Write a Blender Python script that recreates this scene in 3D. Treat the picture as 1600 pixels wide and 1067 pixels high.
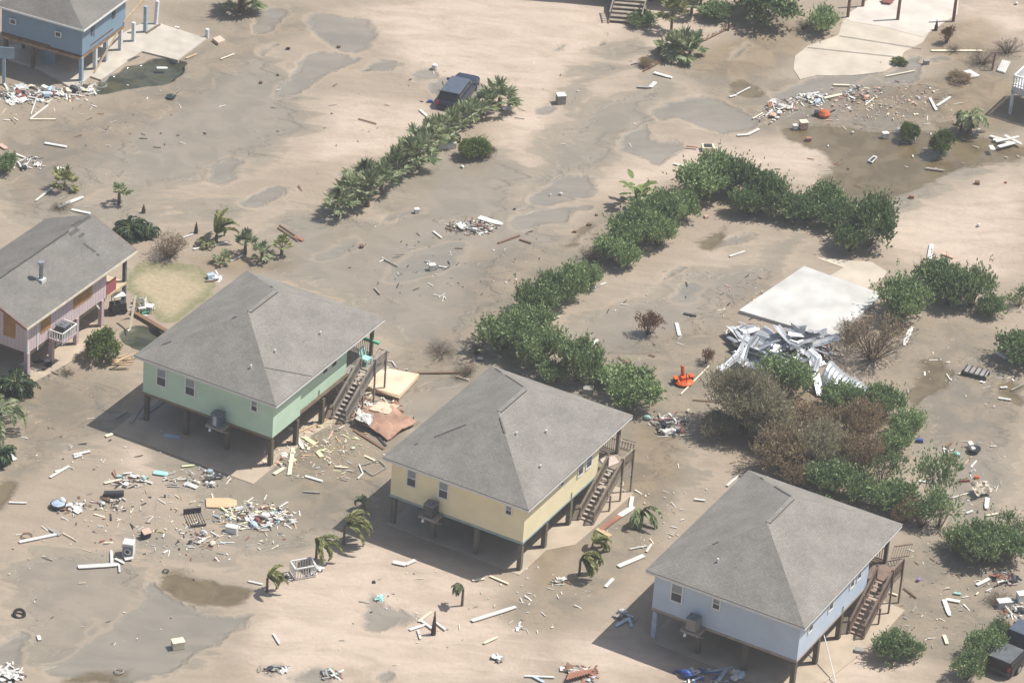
import bpy, math, random
import numpy as np
from mathutils import Vector, Matrix
SC = bpy.context.scene
for o in list(bpy.data.objects): bpy.data.objects.remove(o)
COL = SC.collection
# ---------------------------------------------------------------- camera, sky, sun, exposure
F, PITCH, ROLL, CZ = 6503.4, 0.5297, 0.0772, 138.19
fwd = np.array([0, math.cos(PITCH), -math.sin(PITCH)])
r0 = np.array([1., 0, 0]); u0 = np.array([0, math.sin(PITCH), math.cos(PITCH)])
cr, sr = math.cos(ROLL), math.sin(ROLL)
rt = cr*r0 + sr*u0; up = -sr*r0 + cr*u0
cd = bpy.data.cameras.new('camera'); cam = bpy.data.objects.new('camera', cd); COL.objects.link(cam)
M = Matrix([[rt[0], up[0], -fwd[0], 0], [rt[1], up[1], -fwd[1], 0], [rt[2], up[2], -fwd[2], CZ], [0, 0, 0, 1]])
cam.matrix_world = M
cd.sensor_width = 36; cd.lens = F/1600*36; cd.clip_start = 1; cd.clip_end = 8000
SC.camera = cam
SUNV = Vector((0.492, 0.155, 0.856)).normalized()          # direction towards the sun
EL = math.asin(SUNV.z); AZ = math.atan2(SUNV.x, SUNV.y)
w = bpy.data.worlds.new("World"); SC.world = w; w.use_nodes = True
wn = w.node_tree.nodes; wl = w.node_tree.links
sky = wn.new('ShaderNodeTexSky'); sky.sky_type = 'NISHITA'; sky.sun_disc = False
sky.sun_elevation = EL; sky.sun_rotation = AZ; sky.air_density = 1.2; sky.dust_density = 2.5
bg = wn['Background']; bg.inputs[1].default_value = 0.085
wl.new(sky.outputs[0], bg.inputs[0])
sd = bpy.data.lights.new('sun', 'SUN'); sd.energy = 4.9; sd.angle = math.radians(0.53); sd.color = (1, .955, .88)
so = bpy.data.objects.new('sun', sd); COL.objects.link(so)
so.rotation_euler = SUNV.to_track_quat('Z', 'Y').to_euler()
so.location = (0, 230, 80)
SC.view_settings.view_transform = 'Standard'; SC.view_settings.look = 'None'
SC.view_settings.exposure = 0.3; SC.view_settings.gamma = 1
SC.render.engine = 'CYCLES'

# ---------------------------------------------------------------- helpers
def G(x, y, z=0.0):
    """point at height z seen at photo coordinates x,y (1600 wide)"""
    d = fwd + rt*(x-800)/F - up*(y-533.5)/F
    t = (CZ-z)/-d[2]
    return Vector((float(t*d[0]), float(t*d[1]), float(z)))
def lin(c):
    return tuple(((v/255)/12.92 if v/255 <= .04045 else ((v/255+.055)/1.055)**2.4) for v in c)
MATS = {}
def pm(name, col, rough=.8, var=.18, scale=2.5, bump=0., metal=0., obj=True):
    """procedural material: two-tone noise variation over object coordinates"""
    if name in MATS: return MATS[name]
    m = bpy.data.materials.new(name); m.use_nodes = True; MATS[name] = m
    n = m.node_tree.nodes; l = m.node_tree.links; b = n['Principled BSDF']
    b.inputs['Roughness'].default_value = rough; b.inputs['Metallic'].default_value = metal
    b.inputs['Specular IOR Level'].default_value = .3
    tc = n.new('ShaderNodeTexCoord'); nz = n.new('ShaderNodeTexNoise')
    nz.inputs['Scale'].default_value = scale; nz.inputs['Detail'].default_value = 6
    l.new(tc.outputs['Object'], nz.inputs['Vector'])
    mr = n.new('ShaderNodeMapRange'); mr.inputs[1].default_value = .3; mr.inputs[2].default_value = .7
    l.new(nz.outputs['Fac'], mr.inputs[0])
    mx = n.new('ShaderNodeMix'); mx.data_type = 'RGBA'
    mx.inputs[6].default_value = (*[c*(1-var) for c in col[:3]], 1)
    mx.inputs[7].default_value = (*[min(1, c*(1+var)) for c in col[:3]], 1)
    l.new(mr.outputs[0], mx.inputs[0]); l.new(mx.outputs[2], b.inputs['Base Color'])
    if bump:
        n2 = n.new('ShaderNodeTexNoise'); n2.inputs['Scale'].default_value = scale*5
        l.new(tc.outputs['Object'], n2.inputs['Vector'])
        bp = n.new('ShaderNodeBump'); bp.inputs['Strength'].default_value = bump; bp.inputs['Distance'].default_value = .05
        l.new(n2.outputs['Fac'], bp.inputs['Height']); l.new(bp.outputs[0], b.inputs['Normal'])
    return m
class MB:
    def __init__(s): s.v = []; s.f = []; s.uv = []
    def face(s, pts, uv=None):
        i = len(s.v); s.v += [tuple(p) for p in pts]; s.f.append(tuple(range(i, i+len(pts))))
        if uv is None:
            p0, p1 = Vector(pts[0]), Vector(pts[1]); n = (p1-p0).cross(Vector(pts[2])-p1)
            ex = (p1-p0).normalized(); ey = n.cross(ex).normalized() if n.length > 1e-9 else ex
            uv = [((Vector(p)-p0).dot(ex), (Vector(p)-p0).dot(ey)) for p in pts]
        s.uv += uv; return s
    def box(s, x0, x1, y0, y1, z0, z1, T=None):
        P = [Vector((x, y, z)) for x in (x0, x1) for y in (y0, y1) for z in (z0, z1)]
        if T is not None: P = [T @ p for p in P]
        for a in ((0, 1, 3, 2), (4, 6, 7, 5), (0, 4, 5, 1), (2, 3, 7, 6), (0, 2, 6, 4), (1, 5, 7, 3)):
            q = [P[i] for i in a]
            s.face(q)
        return s
    def beam(s, a, b, wd, ht, upv=(0, 0, 1)):
        a = Vector(a); b = Vector(b); d = b-a; L = d.length
        if L < 1e-6: return s
        ex = d/L; u = Vector(upv)
        if abs(ex.dot(u)) > .98: u = Vector((1, 0, 0))
        ey = u.cross(ex).normalized(); ez = ex.cross(ey)
        T = Matrix([[ex.x, ey.x, ez.x, a.x], [ex.y, ey.y, ez.y, a.y], [ex.z, ey.z, ez.z, a.z], [0, 0, 0, 1]])
        return s.box(0, L, -wd/2, wd/2, -ht/2, ht/2, T)
    def tube(s, pts, rad, n=8, cap=True):
        pts = [Vector(p) for p in pts]
        if not hasattr(rad, '__len__'): rad = [rad]*len(pts)
        rings = []
        for i, p in enumerate(pts):
            d = (pts[min(i+1, len(pts)-1)]-pts[max(i-1, 0)]).normalized()
            a = Vector((0, 0, 1)) if abs(d.z) < .9 else Vector((1, 0, 0))
            e1 = a.cross(d).normalized(); e2 = d.cross(e1)
            rings.append([p+(e1*math.cos(t)+e2*math.sin(t))*rad[i] for t in [2*math.pi*k/n for k in range(n)]])
        for A, B in zip(rings, rings[1:]):
            for k in range(n): s.face([A[k], A[(k+1) % n], B[(k+1) % n], B[k]])
        if cap: s.face(rings[0][::-1]); s.face(rings[-1])
        return s
    def mesh(s, name):
        me = bpy.data.meshes.new(name); me.from_pydata(s.v, [], s.f)
        ul = me.uv_layers.new(name='UVMap')
        ul.data.foreach_set('uv', np.array(s.uv, dtype=np.float32).ravel())
        return me
def link(o, parent=None):
    COL.objects.link(o)
    if parent is not None: o.parent = parent
    return o
def part(name, mb, mat, parent=None, label=None):
    me = mb.mesh(name) if isinstance(mb, MB) else mb
    if mat is not None and len(me.materials) == 0: me.materials.append(mat)
    o = link(bpy.data.objects.new(name, me), parent)
    if label: o['label'] = label
    return o
def tag(o, label, cat, group=None):
    o['label'] = label; o['category'] = cat
    if group: o['group'] = group
    return o
def thing(name, label, cat, loc=(0, 0, 0), rz=0., group=None):
    o = link(bpy.data.objects.new(name, None)); o.location = loc; o.rotation_euler = (0, 0, rz)
    o.empty_display_size = .3
    return tag(o, label, cat, group)
def solo(name, mb, mat, label, cat, loc=(0, 0, 0), rot=(0, 0, 0), scale=(1, 1, 1), group=None):
    o = part(name, mb, mat); o.location = loc; o.rotation_euler = rot; o.scale = scale
    return tag(o, label, cat, group)
def fastmesh(name, V, Fq, mat=None, smooth=False):
    me = bpy.data.meshes.new(name); V = np.asarray(V, np.float32); Fq = np.asarray(Fq, np.int32); k = Fq.shape[1]
    me.vertices.add(len(V)); me.vertices.foreach_set('co', V.ravel())
    me.loops.add(Fq.size); me.loops.foreach_set('vertex_index', Fq.ravel())
    me.polygons.add(len(Fq)); me.polygons.foreach_set('loop_start', np.arange(0, Fq.size, k, dtype=np.int32))
    if smooth: me.polygons.foreach_set('use_smooth', np.ones(len(Fq), bool))
    me.update(calc_edges=True)
    if mat: me.materials.append(mat)
    return me
def copy_tree(o, parent=None):
    c = o.copy(); COL.objects.link(c); c.parent = parent
    for ch in o.children: copy_tree(ch, c)
    return c

def add_haze(dens):
    b = MB(); b.box(-4300, 4300, -4300, 4600, -3, 150); o = part('haze', b, None)
    m = bpy.data.materials.new('haze_air'); m.use_nodes = True; n = m.node_tree.nodes; l = m.node_tree.links
    n.remove(n['Principled BSDF']); v = n.new('ShaderNodeVolumePrincipled')
    v.inputs['Color'].default_value = (.86, .88, .92, 1); v.inputs['Density'].default_value = dens; v.inputs['Anisotropy'].default_value = .2
    l.new(v.outputs[0], n['Material Output'].inputs['Volume']); o.data.materials.append(m); o['kind'] = 'stuff'
    o.display_type = 'WIRE'
# ---------------------------------------------------------------- ground
def vnoise(X, Y, seed):
    rs = np.random.RandomState(seed); T = rs.rand(256, 256)
    xi = np.floor(X).astype(int); yi = np.floor(Y).astype(int); fx = X-xi; fy = Y-yi
    fx = fx*fx*(3-2*fx); fy = fy*fy*(3-2*fy)
    g = lambda a, b: T[a & 255, b & 255]
    return (g(xi, yi)*(1-fx)+g(xi+1, yi)*fx)*(1-fy)+(g(xi, yi+1)*(1-fx)+g(xi+1, yi+1)*fx)*fy
def fbm(X, Y, s, seed, o=4):
    r = 0; a = .5
    for k in range(o): r = r+a*vnoise(X/s*2**k+17.3*k, Y/s*2**k-9.1*k, seed+k); a /= 2
    return r-.47
def axis(a, b, st, far):
    core = np.arange(a, b+1e-6, st); ext = []; d = st; p = 0
    while p < far: d *= 1.35; p += d; ext.append(p)
    ext = np.array(ext); return np.concatenate([(a-ext)[::-1], core, b+ext])
gx = axis(-52, 50, .24, 4000); gy = axis(184, 306, .24, 4000)
GX, GY = np.meshgrid(gx, gy); nx, ny = len(gx), len(gy)
wx = GX+fbm(GX, GY, 4.0, 5, 5)*2.4; wy = GY+fbm(GX, GY, 4.0, 50, 5)*2.4
def chaikin(P, k=2):
    for _ in range(k):
        Q = np.roll(P, -1, 0); P = np.stack([P*.76+Q*.24, P*.24+Q*.76], 1).reshape(-1, 2)
    return P
def sdf(poly):
    P = chaikin(np.array([G(*p)[:2] for p in poly])); lo = P.min(0)-4; hi = P.max(0)+4
    m = (wx > lo[0]) & (wx < hi[0]) & (wy > lo[1]) & (wy < hi[1])
    x = wx[m]; y = wy[m]; D = np.full(x.shape, 1e9); ins = np.zeros(x.shape, bool)
    for i in range(len(P)):
        a = P[i]; b = P[(i+1) % len(P)]; e = b-a
        t = np.clip(((x-a[0])*e[0]+(y-a[1])*e[1])/(e@e+1e-9), 0, 1)
        D = np.minimum(D, np.hypot(x-a[0]-t*e[0], y-a[1]-t*e[1]))
        c = (a[1] > y) != (b[1] > y)
        ins ^= c & (x < (b[0]-a[0])*(y-a[1])/(b[1]-a[1]+1e-12)+a[0])
    out = np.full(GX.shape, -4.); out[m] = np.clip(np.where(ins, D, -D), -4, 4); return out
POLY = dict(
puddle=[
 [(323,268),(345,250),(383,253),(376,272),(350,288),(325,284)],
 [(360,318),(398,302),(424,284),(460,292),(446,313),(410,326),(368,325)],
 [(424,132),(468,104),(500,78),(530,85),(560,82),(545,100),(505,120),(470,143),(440,147)],
 [(492,18),(560,28),(584,56),(560,82),(520,74),(490,58)],
 [(507,266),(545,258),(556,271),(522,279)],
 [(640,107),(678,108),(690,121),(665,126),(645,121)],
 [(668,128),(700,118),(746,124),(758,142),(742,152),(700,156),(672,150)],
 [(832,166),(858,155),(884,163),(862,175),(833,174)],
 [(957,226),(1000,190),(1014,214),(1060,214),(1088,224),(1052,241),(1022,252),(985,240)],
 [(1008,180),(1048,160),(1084,148),(1130,160),(1180,177),(1205,190),(1150,214),(1112,206),(1060,188),(1030,192)],
 [(838,300),(868,276),(928,274),(944,298),(900,318),(845,325)],
 [(800,348),(818,330),(940,318),(884,350),(830,360)],
 [(570,922),(590,938),(632,948),(644,958),(606,984),(576,990),(568,968)],
 [(220,905),(250,920),(300,958),(360,962),(402,955),(340,1012),(250,1062),(96,1067),(60,1045),(140,1010),(205,965)],
 [(400,1036),(440,1034),(446,1050),(400,1058)],[(466,1052),(500,1040),(536,1062),(500,1075),(460,1070)],[(595,1052),(616,1048),(625,1067),(592,1069)],
 [(1027,432),(1050,417),(1074,414),(1044,436)],
 [(1072,440),(1120,450),(1092,470),(1060,468)],
 [(1204,150),(1255,118),(1340,112),(1390,108),(1330,130),(1262,146),(1225,156)],
 [(1405,88),(1440,85),(1436,112),(1432,130),(1385,132),(1372,118),(1396,100)],
 [(1452,90),(1485,92),(1500,102),(1455,98)],
 [(590,345),(630,332),(656,328),(650,338),(610,348)],
 [(500,395),(555,365),(560,385),(505,412),(490,405)],
 [(610,430),(640,395),(700,378),(760,385),(690,425),(640,440),(612,440)],
 [(560,88),(640,95),(620,110),(560,108)],
 [(1090,380),(1150,360),(1200,362),(1140,380)],
 [(143,1001),(152,963),(160,966),(150,1003)],
 [(0,1000),(40,985),(60,1010),(50,1045),(0,1060)],
 [(1010,350),(1030,340),(1020,352)],[(1140,175),(1180,178),(1175,190)],
 [(1000,60),(1000,48),(952,70),(950,82)][:0] or [(936,50),(944,70),(952,82),(946,62)],
 [(854,75),(880,66),(888,70),(862,80)],[(1145,85),(1160,68),(1166,72),(1155,88)],
 [(1300,300),(1345,312),(1400,318),(1340,326),(1290,322)],
 [(400,60),(470,15),(440,10),(400,25)],[(400,95),(440,72),(425,72),(400,85)],
],
pale=[
 [(560,0),(1160,0),(1100,60),(1000,110),(900,200),(820,230),(760,150),(640,100),(590,50)],
 [(640,80),(760,60),(980,60),(960,140),(900,230),(800,330),(760,300),(790,230),(770,150)],
 [(420,170),(640,150),(700,190),(640,220),(560,250),(430,240)],
 [(820,220),(950,230),(1100,230),(1290,240),(1290,290),(1120,260),(950,300),(860,300)],
 [(1340,330),(1500,300),(1600,250),(1600,450),(1480,410),(1400,400)],
 [(1140,80),(1200,30),(1220,50),(1120,130),(1060,150)],
 [(1030,172),(1062,166),(1095,182),(1118,196),(1100,200),(1060,186)],
 [(395,940),(480,870),(560,820),(760,900),(700,960),(560,1067),(380,1067)],
 [(560,870),(700,880),(800,960),(860,1067),(540,1067)],
 [(640,990),(760,1000),(830,1067),(640,1067)],
 [(180,690),(260,700),(340,740),(330,760),(200,745)],
 [(130,610),(230,640),(180,690),(60,720),(60,660)][:0] or [(150,880),(215,905),(150,1000),(60,1010),(30,960),(60,900)],
 [(950,500),(1100,400),(1150,400),(1080,460),(1000,500)],
 [(880,1000),(1000,990),(1060,1050),(900,1060)],
 [(1100,0),(1100,0),(1110,0)],
 [(1490,0),(1600,0),(1600,60),(1480,60)],
 [(1210,215),(1290,220),(1310,250),(1280,290),(1200,270)],
 [(1290,1000),(1430,1030),(1440,1067),(1250,1067)],
],
olive=[
 [(1215,195),(1300,190),(1360,200),(1420,196),(1520,205),(1600,228),(1600,252),(1540,262),(1470,276),(1420,298),(1380,316),(1330,318),(1292,308),(1282,276),(1312,262),(1290,240),(1225,222)],
 [(232,890),(300,892),(400,918),(396,940),(330,948),(280,940),(240,918)],
 [(1130,128),(1165,122),(1200,140),(1190,158),(1150,146)],
 [(100,1058),(180,1040),(230,1067),(90,1072)],
 [(0,740),(40,750),(30,790),(0,800)],
 [(1085,372),(1120,350),(1140,352),(1130,375),(1092,388)],
 [(1270,200),(1320,195),(1310,215),(1260,215)],
 [(868,380),(905,350),(930,348),(880,388)],
 [(1420,560),(1480,560),(1480,620),(1420,640)],
 [(1560,590),(1600,585),(1600,640),(1570,630)],
 [(1440,185),(1480,180),(1490,200),(1450,200)],
],
mud=[
 [(1195,110),(1260,120),(1340,135),(1500,150),(1600,150),(1600,215),(1400,200),(1230,220),(1120,200)],
 [(0,170),(90,180),(160,150),(320,60),(380,20),(480,0),(560,40),(420,70),(330,150),(250,190),(160,240),(60,330),(0,330)],
 [(240,0),(420,0),(420,40),(330,70),(280,30)],
 [(1030,110),(1150,70),(1200,10),(1260,30),(1230,90),(1215,130),(1170,200),(1080,140)],
 [(1430,130),(1600,60),(1600,225),(1480,195),(1250,195),(1180,190),(1260,150)],
 [(700,440),(760,395),(860,385),(930,370),(930,420),(800,500),(760,520),(710,480)],
 [(940,240),(1000,250),(1080,245),(1060,270),(920,300)][:0] or [(930,320),(980,315),(990,370),(940,380),(900,370)],
 [(880,560),(1000,520),(1200,480),(1150,600),(1090,700),(1000,900),(880,900),(900,820),(1000,660)],
 [(1130,450),(1230,410),(1160,500),(1120,560)],
 [(0,590),(120,560),(220,600),(140,670),(0,800)],
 [(440,660),(620,650),(640,720),(590,800),(470,830),(430,740)],
 [(640,520),(760,500),(760,580),(620,640),(600,560)],
 [(880,720),(960,740),(1060,760),(1000,860),(880,860),(810,880),(860,780)],
 [(1380,840),(1600,840),(1600,1067),(1440,1030),(1360,1000)],
 [(1350,490),(1600,500),(1600,700),(1430,700),(1400,620)],
 [(760,940),(870,880),(1000,880),(900,970),(820,990)],
 [(0,60),(60,170),(0,190)],
],
grass=[[(205,405),(250,408),(322,415),(345,440),(330,462),(262,500),(232,490),(206,470)]],
damp=[
 [(1140,60),(1165,66),(1040,170),(905,320),(850,400),(840,380),(890,300),(1010,160)],[(1000,40),(1030,60),(1000,100),(930,140),(900,210),(820,260),(860,200),(900,130)],[(380,420),(560,400),(700,480),(760,560),(640,600),(600,560),(560,480)],[(0,320),(120,290),(220,330),(380,300),(420,350),(200,360),(60,350)],[(230,640),(420,700),(600,700),(620,800),(480,880),(350,860),(250,760)],
 [(600,255),(640,250),(800,230),(840,300),(800,360),(620,370),(560,330)],[(0,560),(200,580),(230,640),(120,720),(0,740)],[(560,640),(780,520),(900,600),(1100,640),(1100,760),(960,800),(800,700),(640,700)],[(1180,120),(1460,100),(1560,200),(1240,240)],[(1000,740),(1100,700),(1100,760),(1010,860),(940,840)],[(0,840),(220,880),(380,960),(300,1067),(0,1067)],
 [(400,330),(640,330),(830,330),(900,370),(820,460),(740,530),(640,560),(560,470),(430,440),(380,380)],
 [(140,200),(330,90),(420,70),(520,160),(420,260),(300,300),(150,320)],
 [(300,200),(420,160),(520,180),(420,220),(330,240)],
 [(1150,400),(1230,360),(1300,370),(1200,450),(1080,560),(880,560),(850,540),(960,440)],
 [(300,690),(560,650),(620,760),(560,820),(440,860),(300,760)],
 [(1330,240),(1520,270),(1600,250),(1500,300),(1400,330),(1300,330)],
 [(0,180),(200,170),(260,250),(120,330),(0,360)],
 [(400,900),(240,880),(150,860),(200,820),(400,850)],
 [(1390,560),(1600,520),(1600,840),(1500,860),(1420,760)],
 [(1000,100),(960,150),(880,180),(820,260),(800,360),(860,330),(980,240),(1100,140)],
],
pool=[[(146,124),(156,118),(176,120),(222,88),(262,94),(290,98),(296,105),(262,130),(232,140),(150,146),(135,140)],
      [(186,512),(205,505),(245,508),(268,522),(240,560),(205,548),(180,530)]],
dirt=[[(1100,70),(1180,40),(1230,60),(1210,110),(1150,130),(1080,110)],[(1400,120),(1600,110),(1600,200),(1500,205),(1400,180),(1300,170)],
 [(270,400),(430,380),(500,420),(340,430)],
 [(1430,30),(1560,20),(1560,110),(1450,110)],
 [(980,700),(1060,650),(1080,740),(1000,800),(960,760)],
 [(1200,40),(1250,10),(1250,60),(1210,110)],
 [(1120,600),(1200,560),(1420,640),(1400,760),(1150,740)],
 [(800,860),(870,820),(900,870),(830,930)],
 [(1440,190),(1560,120),(1600,130),(1600,190),(1500,195)],
],
)

def layer(polys, k=None):
    R = np.full(GX.shape, -4.)
    for p in polys: R = np.maximum(R, sdf(p))
    return R
LY = {k: layer(v) for k, v in POLY.items()}
# bank and channel relief, a few centimetres
GZ = fbm(GX, GY, 6, 9, 5)*.10 + fbm(GX, GY, .9, 31, 3)*.03
near = (np.abs(GX) < 60) & (GY > 170) & (GY < 320)
GZ = np.where(near, GZ, 0) - .03
GZ -= .04*np.clip(LY['puddle']/2.5+.3, 0, 1) + .05*np.clip(LY['olive']/2.2, 0, 1)
hole = np.clip(LY['pool']/.35, 0, 1); GZ -= .28*hole
me = fastmesh('ground', np.stack([GX, GY, GZ], -1).reshape(-1, 3),
              (np.arange(nx*ny).reshape(ny, nx)[:-1, :-1, None]+np.array([0, 1, nx+1, nx])).reshape(-1, 4), smooth=True)
def attr(name, a, b, c, d):
    at = me.attributes.new(name, 'FLOAT_COLOR', 'POINT')
    v = np.stack([a, b, c, d], -1).reshape(-1, 4).astype(np.float32)/8+.5
    at.data.foreach_set('color', v.ravel())
attr('LayA', LY['puddle'], LY['pale'], LY['olive'], LY['mud'])
attr('LayB', LY['grass'], LY['damp'], LY['pool'], LY['dirt'])
gm = bpy.data.materials.new('storm_sand'); gm.use_nodes = True
n = gm.node_tree.nodes; l = gm.node_tree.links; bs = n['Principled BSDF']
def node(t, **kw):
    x = n.new(t)
    for k, v in kw.items(): setattr(x, k, v)
    return x
def mth(op, a, b=None, c=None, clamp=False):
    x = node('ShaderNodeMath', operation=op, use_clamp=clamp)
    for i, v in enumerate((a, b, c)):
        if v is None: continue
        if isinstance(v, (int, float)): x.inputs[i].default_value = v
        else: l.new(v, x.inputs[i])
    return x.outputs[0]
def sstep(v, a, b):
    x = node('ShaderNodeMapRange', interpolation_type='SMOOTHSTEP')
    x.inputs[1].default_value = a; x.inputs[2].default_value = b; l.new(v, x.inputs[0]); return x.outputs[0]
def mixc(fac, A, B):
    x = node('ShaderNodeMix', data_type='RGBA')
    for i, v in ((0, fac), (6, A), (7, B)):
        if isinstance(v, tuple): x.inputs[i].default_value = (*v, 1)
        elif isinstance(v, (int, float)): x.inputs[i].default_value = v
        else: l.new(v, x.inputs[i])
    return x.outputs[2]
geo = node('ShaderNodeNewGeometry')
def noise(scale, detail=5, vec=None, rough=.55, dist=0.):
    x = node('ShaderNodeTexNoise'); x.inputs['Scale'].default_value = scale; x.inputs['Detail'].default_value = detail
    x.inputs['Roughness'].default_value = rough; x.inputs['Distortion'].default_value = dist
    l.new(vec if vec is not None else geo.outputs['Position'], x.inputs['Vector']); return x.outputs['Fac']
mp = node('ShaderNodeMapping'); mp.inputs['Rotation'].default_value = (0, 0, math.radians(-32)); mp.inputs['Scale'].default_value = (.4, 1.1, 1)
l.new(geo.outputs['Position'], mp.inputs[0])
streak = noise(.55, 7, mp.outputs[0], .6, .6); big = noise(.09, 4); mid = noise(.45, 6, None, .6, .8)
fine = noise(3.5, 6, None, .7); grit = noise(9, 3, None, .7)
A = node('ShaderNodeAttribute', attribute_name='LayA'); B = node('ShaderNodeAttribute', attribute_name='LayB')
sA = node('ShaderNodeSeparateColor'); sB = node('ShaderNodeSeparateColor')
l.new(A.outputs['Color'], sA.inputs[0]); l.new(B.outputs['Color'], sB.inputs[0])
def chan(out): return mth('MULTIPLY', mth('SUBTRACT', out, .5), 8.)
wob = mth('ADD', mth('MULTIPLY', mth('SUBTRACT', mid, .5), 2.2), mth('MULTIPLY', mth('SUBTRACT', streak, .5), 2.0))
wobs = mth('MULTIPLY', wob, .8)
Lp = mth('ADD', chan(sA.outputs[0]), wobs); Lpale = mth('ADD', chan(sA.outputs[1]), wob)
Lol = mth('ADD', chan(sA.outputs[2]), wobs); Lmud = mth('ADD', chan(A.outputs['Alpha']), wob)
Lg = mth('ADD', chan(sB.outputs[0]), wobs); Ld = mth('ADD', chan(sB.outputs[1]), wob)
Lpool = chan(sB.outputs[2]); Ldirt = mth('ADD', chan(B.outputs['Alpha']), wob)
GK = .68
def gl(c): v = lin(c); return (v[0]*GK*.985, v[1]*GK*.985, v[2]*GK*1.015)
c = mixc(mth('MULTIPLY', sstep(streak, .35, .68), .7), gl((178,161,140)), gl((194,177,154)))
c = mixc(mth('MULTIPLY', sstep(big, .4, .62), .45), c, gl((176,162,143)))
c = mixc(mth('MULTIPLY', sstep(Lpale, -2.2, 1.6), .9), c, mixc(sstep(streak, .3, .65), gl((206,187,165)), gl((228,208,187))))
silt = noise(.22, 7, mp.outputs[0], .62, 1.2)
Lsilt = mth('ADD', Ld, mth('MULTIPLY', mth('SUBTRACT', silt, .5), 9.))
c = mixc(mth('MULTIPLY', sstep(Ld, -2.2, 1.2), .85), c, mixc(sstep(streak, .35, .65), gl((174,161,142)), gl((190,174,153))))
c = mixc(mth('MULTIPLY', sstep(Lsilt, -.3, .8), .88), c, mixc(sstep(mid, .35, .65), gl((157,148,131)), gl((172,161,142))))
c = mixc(mth('MULTIPLY', mth('SUBTRACT', sstep(Lsilt, -.5, .1), sstep(Lsilt, .1, .5)), .35), c, gl((206,184,158)))
rip = noise(1.6, 4, mp.outputs[0], .6, .5)
c = mixc(mth('MULTIPLY', sstep(rip, .5, .72), .2), c, gl((150,138,120)))
c = mixc(mth('MULTIPLY', sstep(Lmud, -1.0, 1.2), .95), c, mixc(sstep(mid, .38, .62), gl((146,137,120)), gl((168,153,131))))
c = mixc(mth('MULTIPLY', mth('MULTIPLY', sstep(Lmud, -.5, 1.5), sstep(fine, .52, .68)), .45), c, gl((118,108,90)))
c = mixc(mth('MULTIPLY', sstep(Ldirt, -1., 1.5), .75), c, mixc(sstep(mid, .35, .65), gl((138,121,96)), gl((166,147,118))))
grc = mixc(sstep(Lg, .2, 1.6), mixc(sstep(fine, .4, .6), gl((138,138,98)), gl((160,154,116))), mixc(sstep(fine, .35, .65), gl((186,170,136)), gl((206,190,156))))
c = mixc(sstep(Lg, -.1, .25), c, grc)
c = mixc(mth('MULTIPLY', sstep(fine, .45, .7), .14), c, gl((150,138,120)))
c = mixc(mth('MULTIPLY', sstep(grit, .58, .7), .14), c, gl((120,110,96)))
c = mixc(mth('MULTIPLY', mth('SUBTRACT', sstep(Lp, -.5, -.1), sstep(Lp, -.08, .1)), .35), c, gl((206,186,160)))
pf = mth('MULTIPLY', sstep(Lp, -.25, .45), .85)
c = mixc(pf, c, mixc(sstep(streak, .3, .7), gl((148,143,130)), gl((168,160,145))))
of = mth('MULTIPLY', sstep(Lol, -.25, .5), .92)
c = mixc(of, c, mixc(sstep(mid, .4, .62), gl((116,101,72)), gl((136,122,92))))
po = sstep(Lpool, -.1, .15)
c = mixc(po, c, mixc(sstep(mid, .4, .6), gl((66,70,54)), gl((96,98,78))))
film = mth('MULTIPLY', sstep(Lsilt, 1.2, 2.2), .75)
wet = mth('MAXIMUM', mth('MAXIMUM', mth('MAXIMUM', pf, po), mth('MULTIPLY', of, 1.)), film)
l.new(c, bs.inputs['Base Color'])
rg = node('ShaderNodeMapRange'); rg.inputs[3].default_value = .92; rg.inputs[4].default_value = .1; l.new(wet, rg.inputs[0])
l.new(rg.outputs[0], bs.inputs['Roughness'])
bs.inputs['Specular IOR Level'].default_value = .5
hgt = mth('ADD', mth('MULTIPLY', streak, .35), mth('ADD', mth('MULTIPLY', mid, .25), mth('MULTIPLY', fine, .07)))
hgt = mth('MULTIPLY', hgt, mth('SUBTRACT', 1., mth('MULTIPLY', wet, .97)))
bp = node('ShaderNodeBump'); bp.inputs['Strength'].default_value = .8; bp.inputs['Distance'].default_value = .5
l.new(hgt, bp.inputs['Height']); l.new(bp.outputs[0], bs.inputs['Normal'])

g = part('ground', me, gm); g['kind'] = 'structure'

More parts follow.
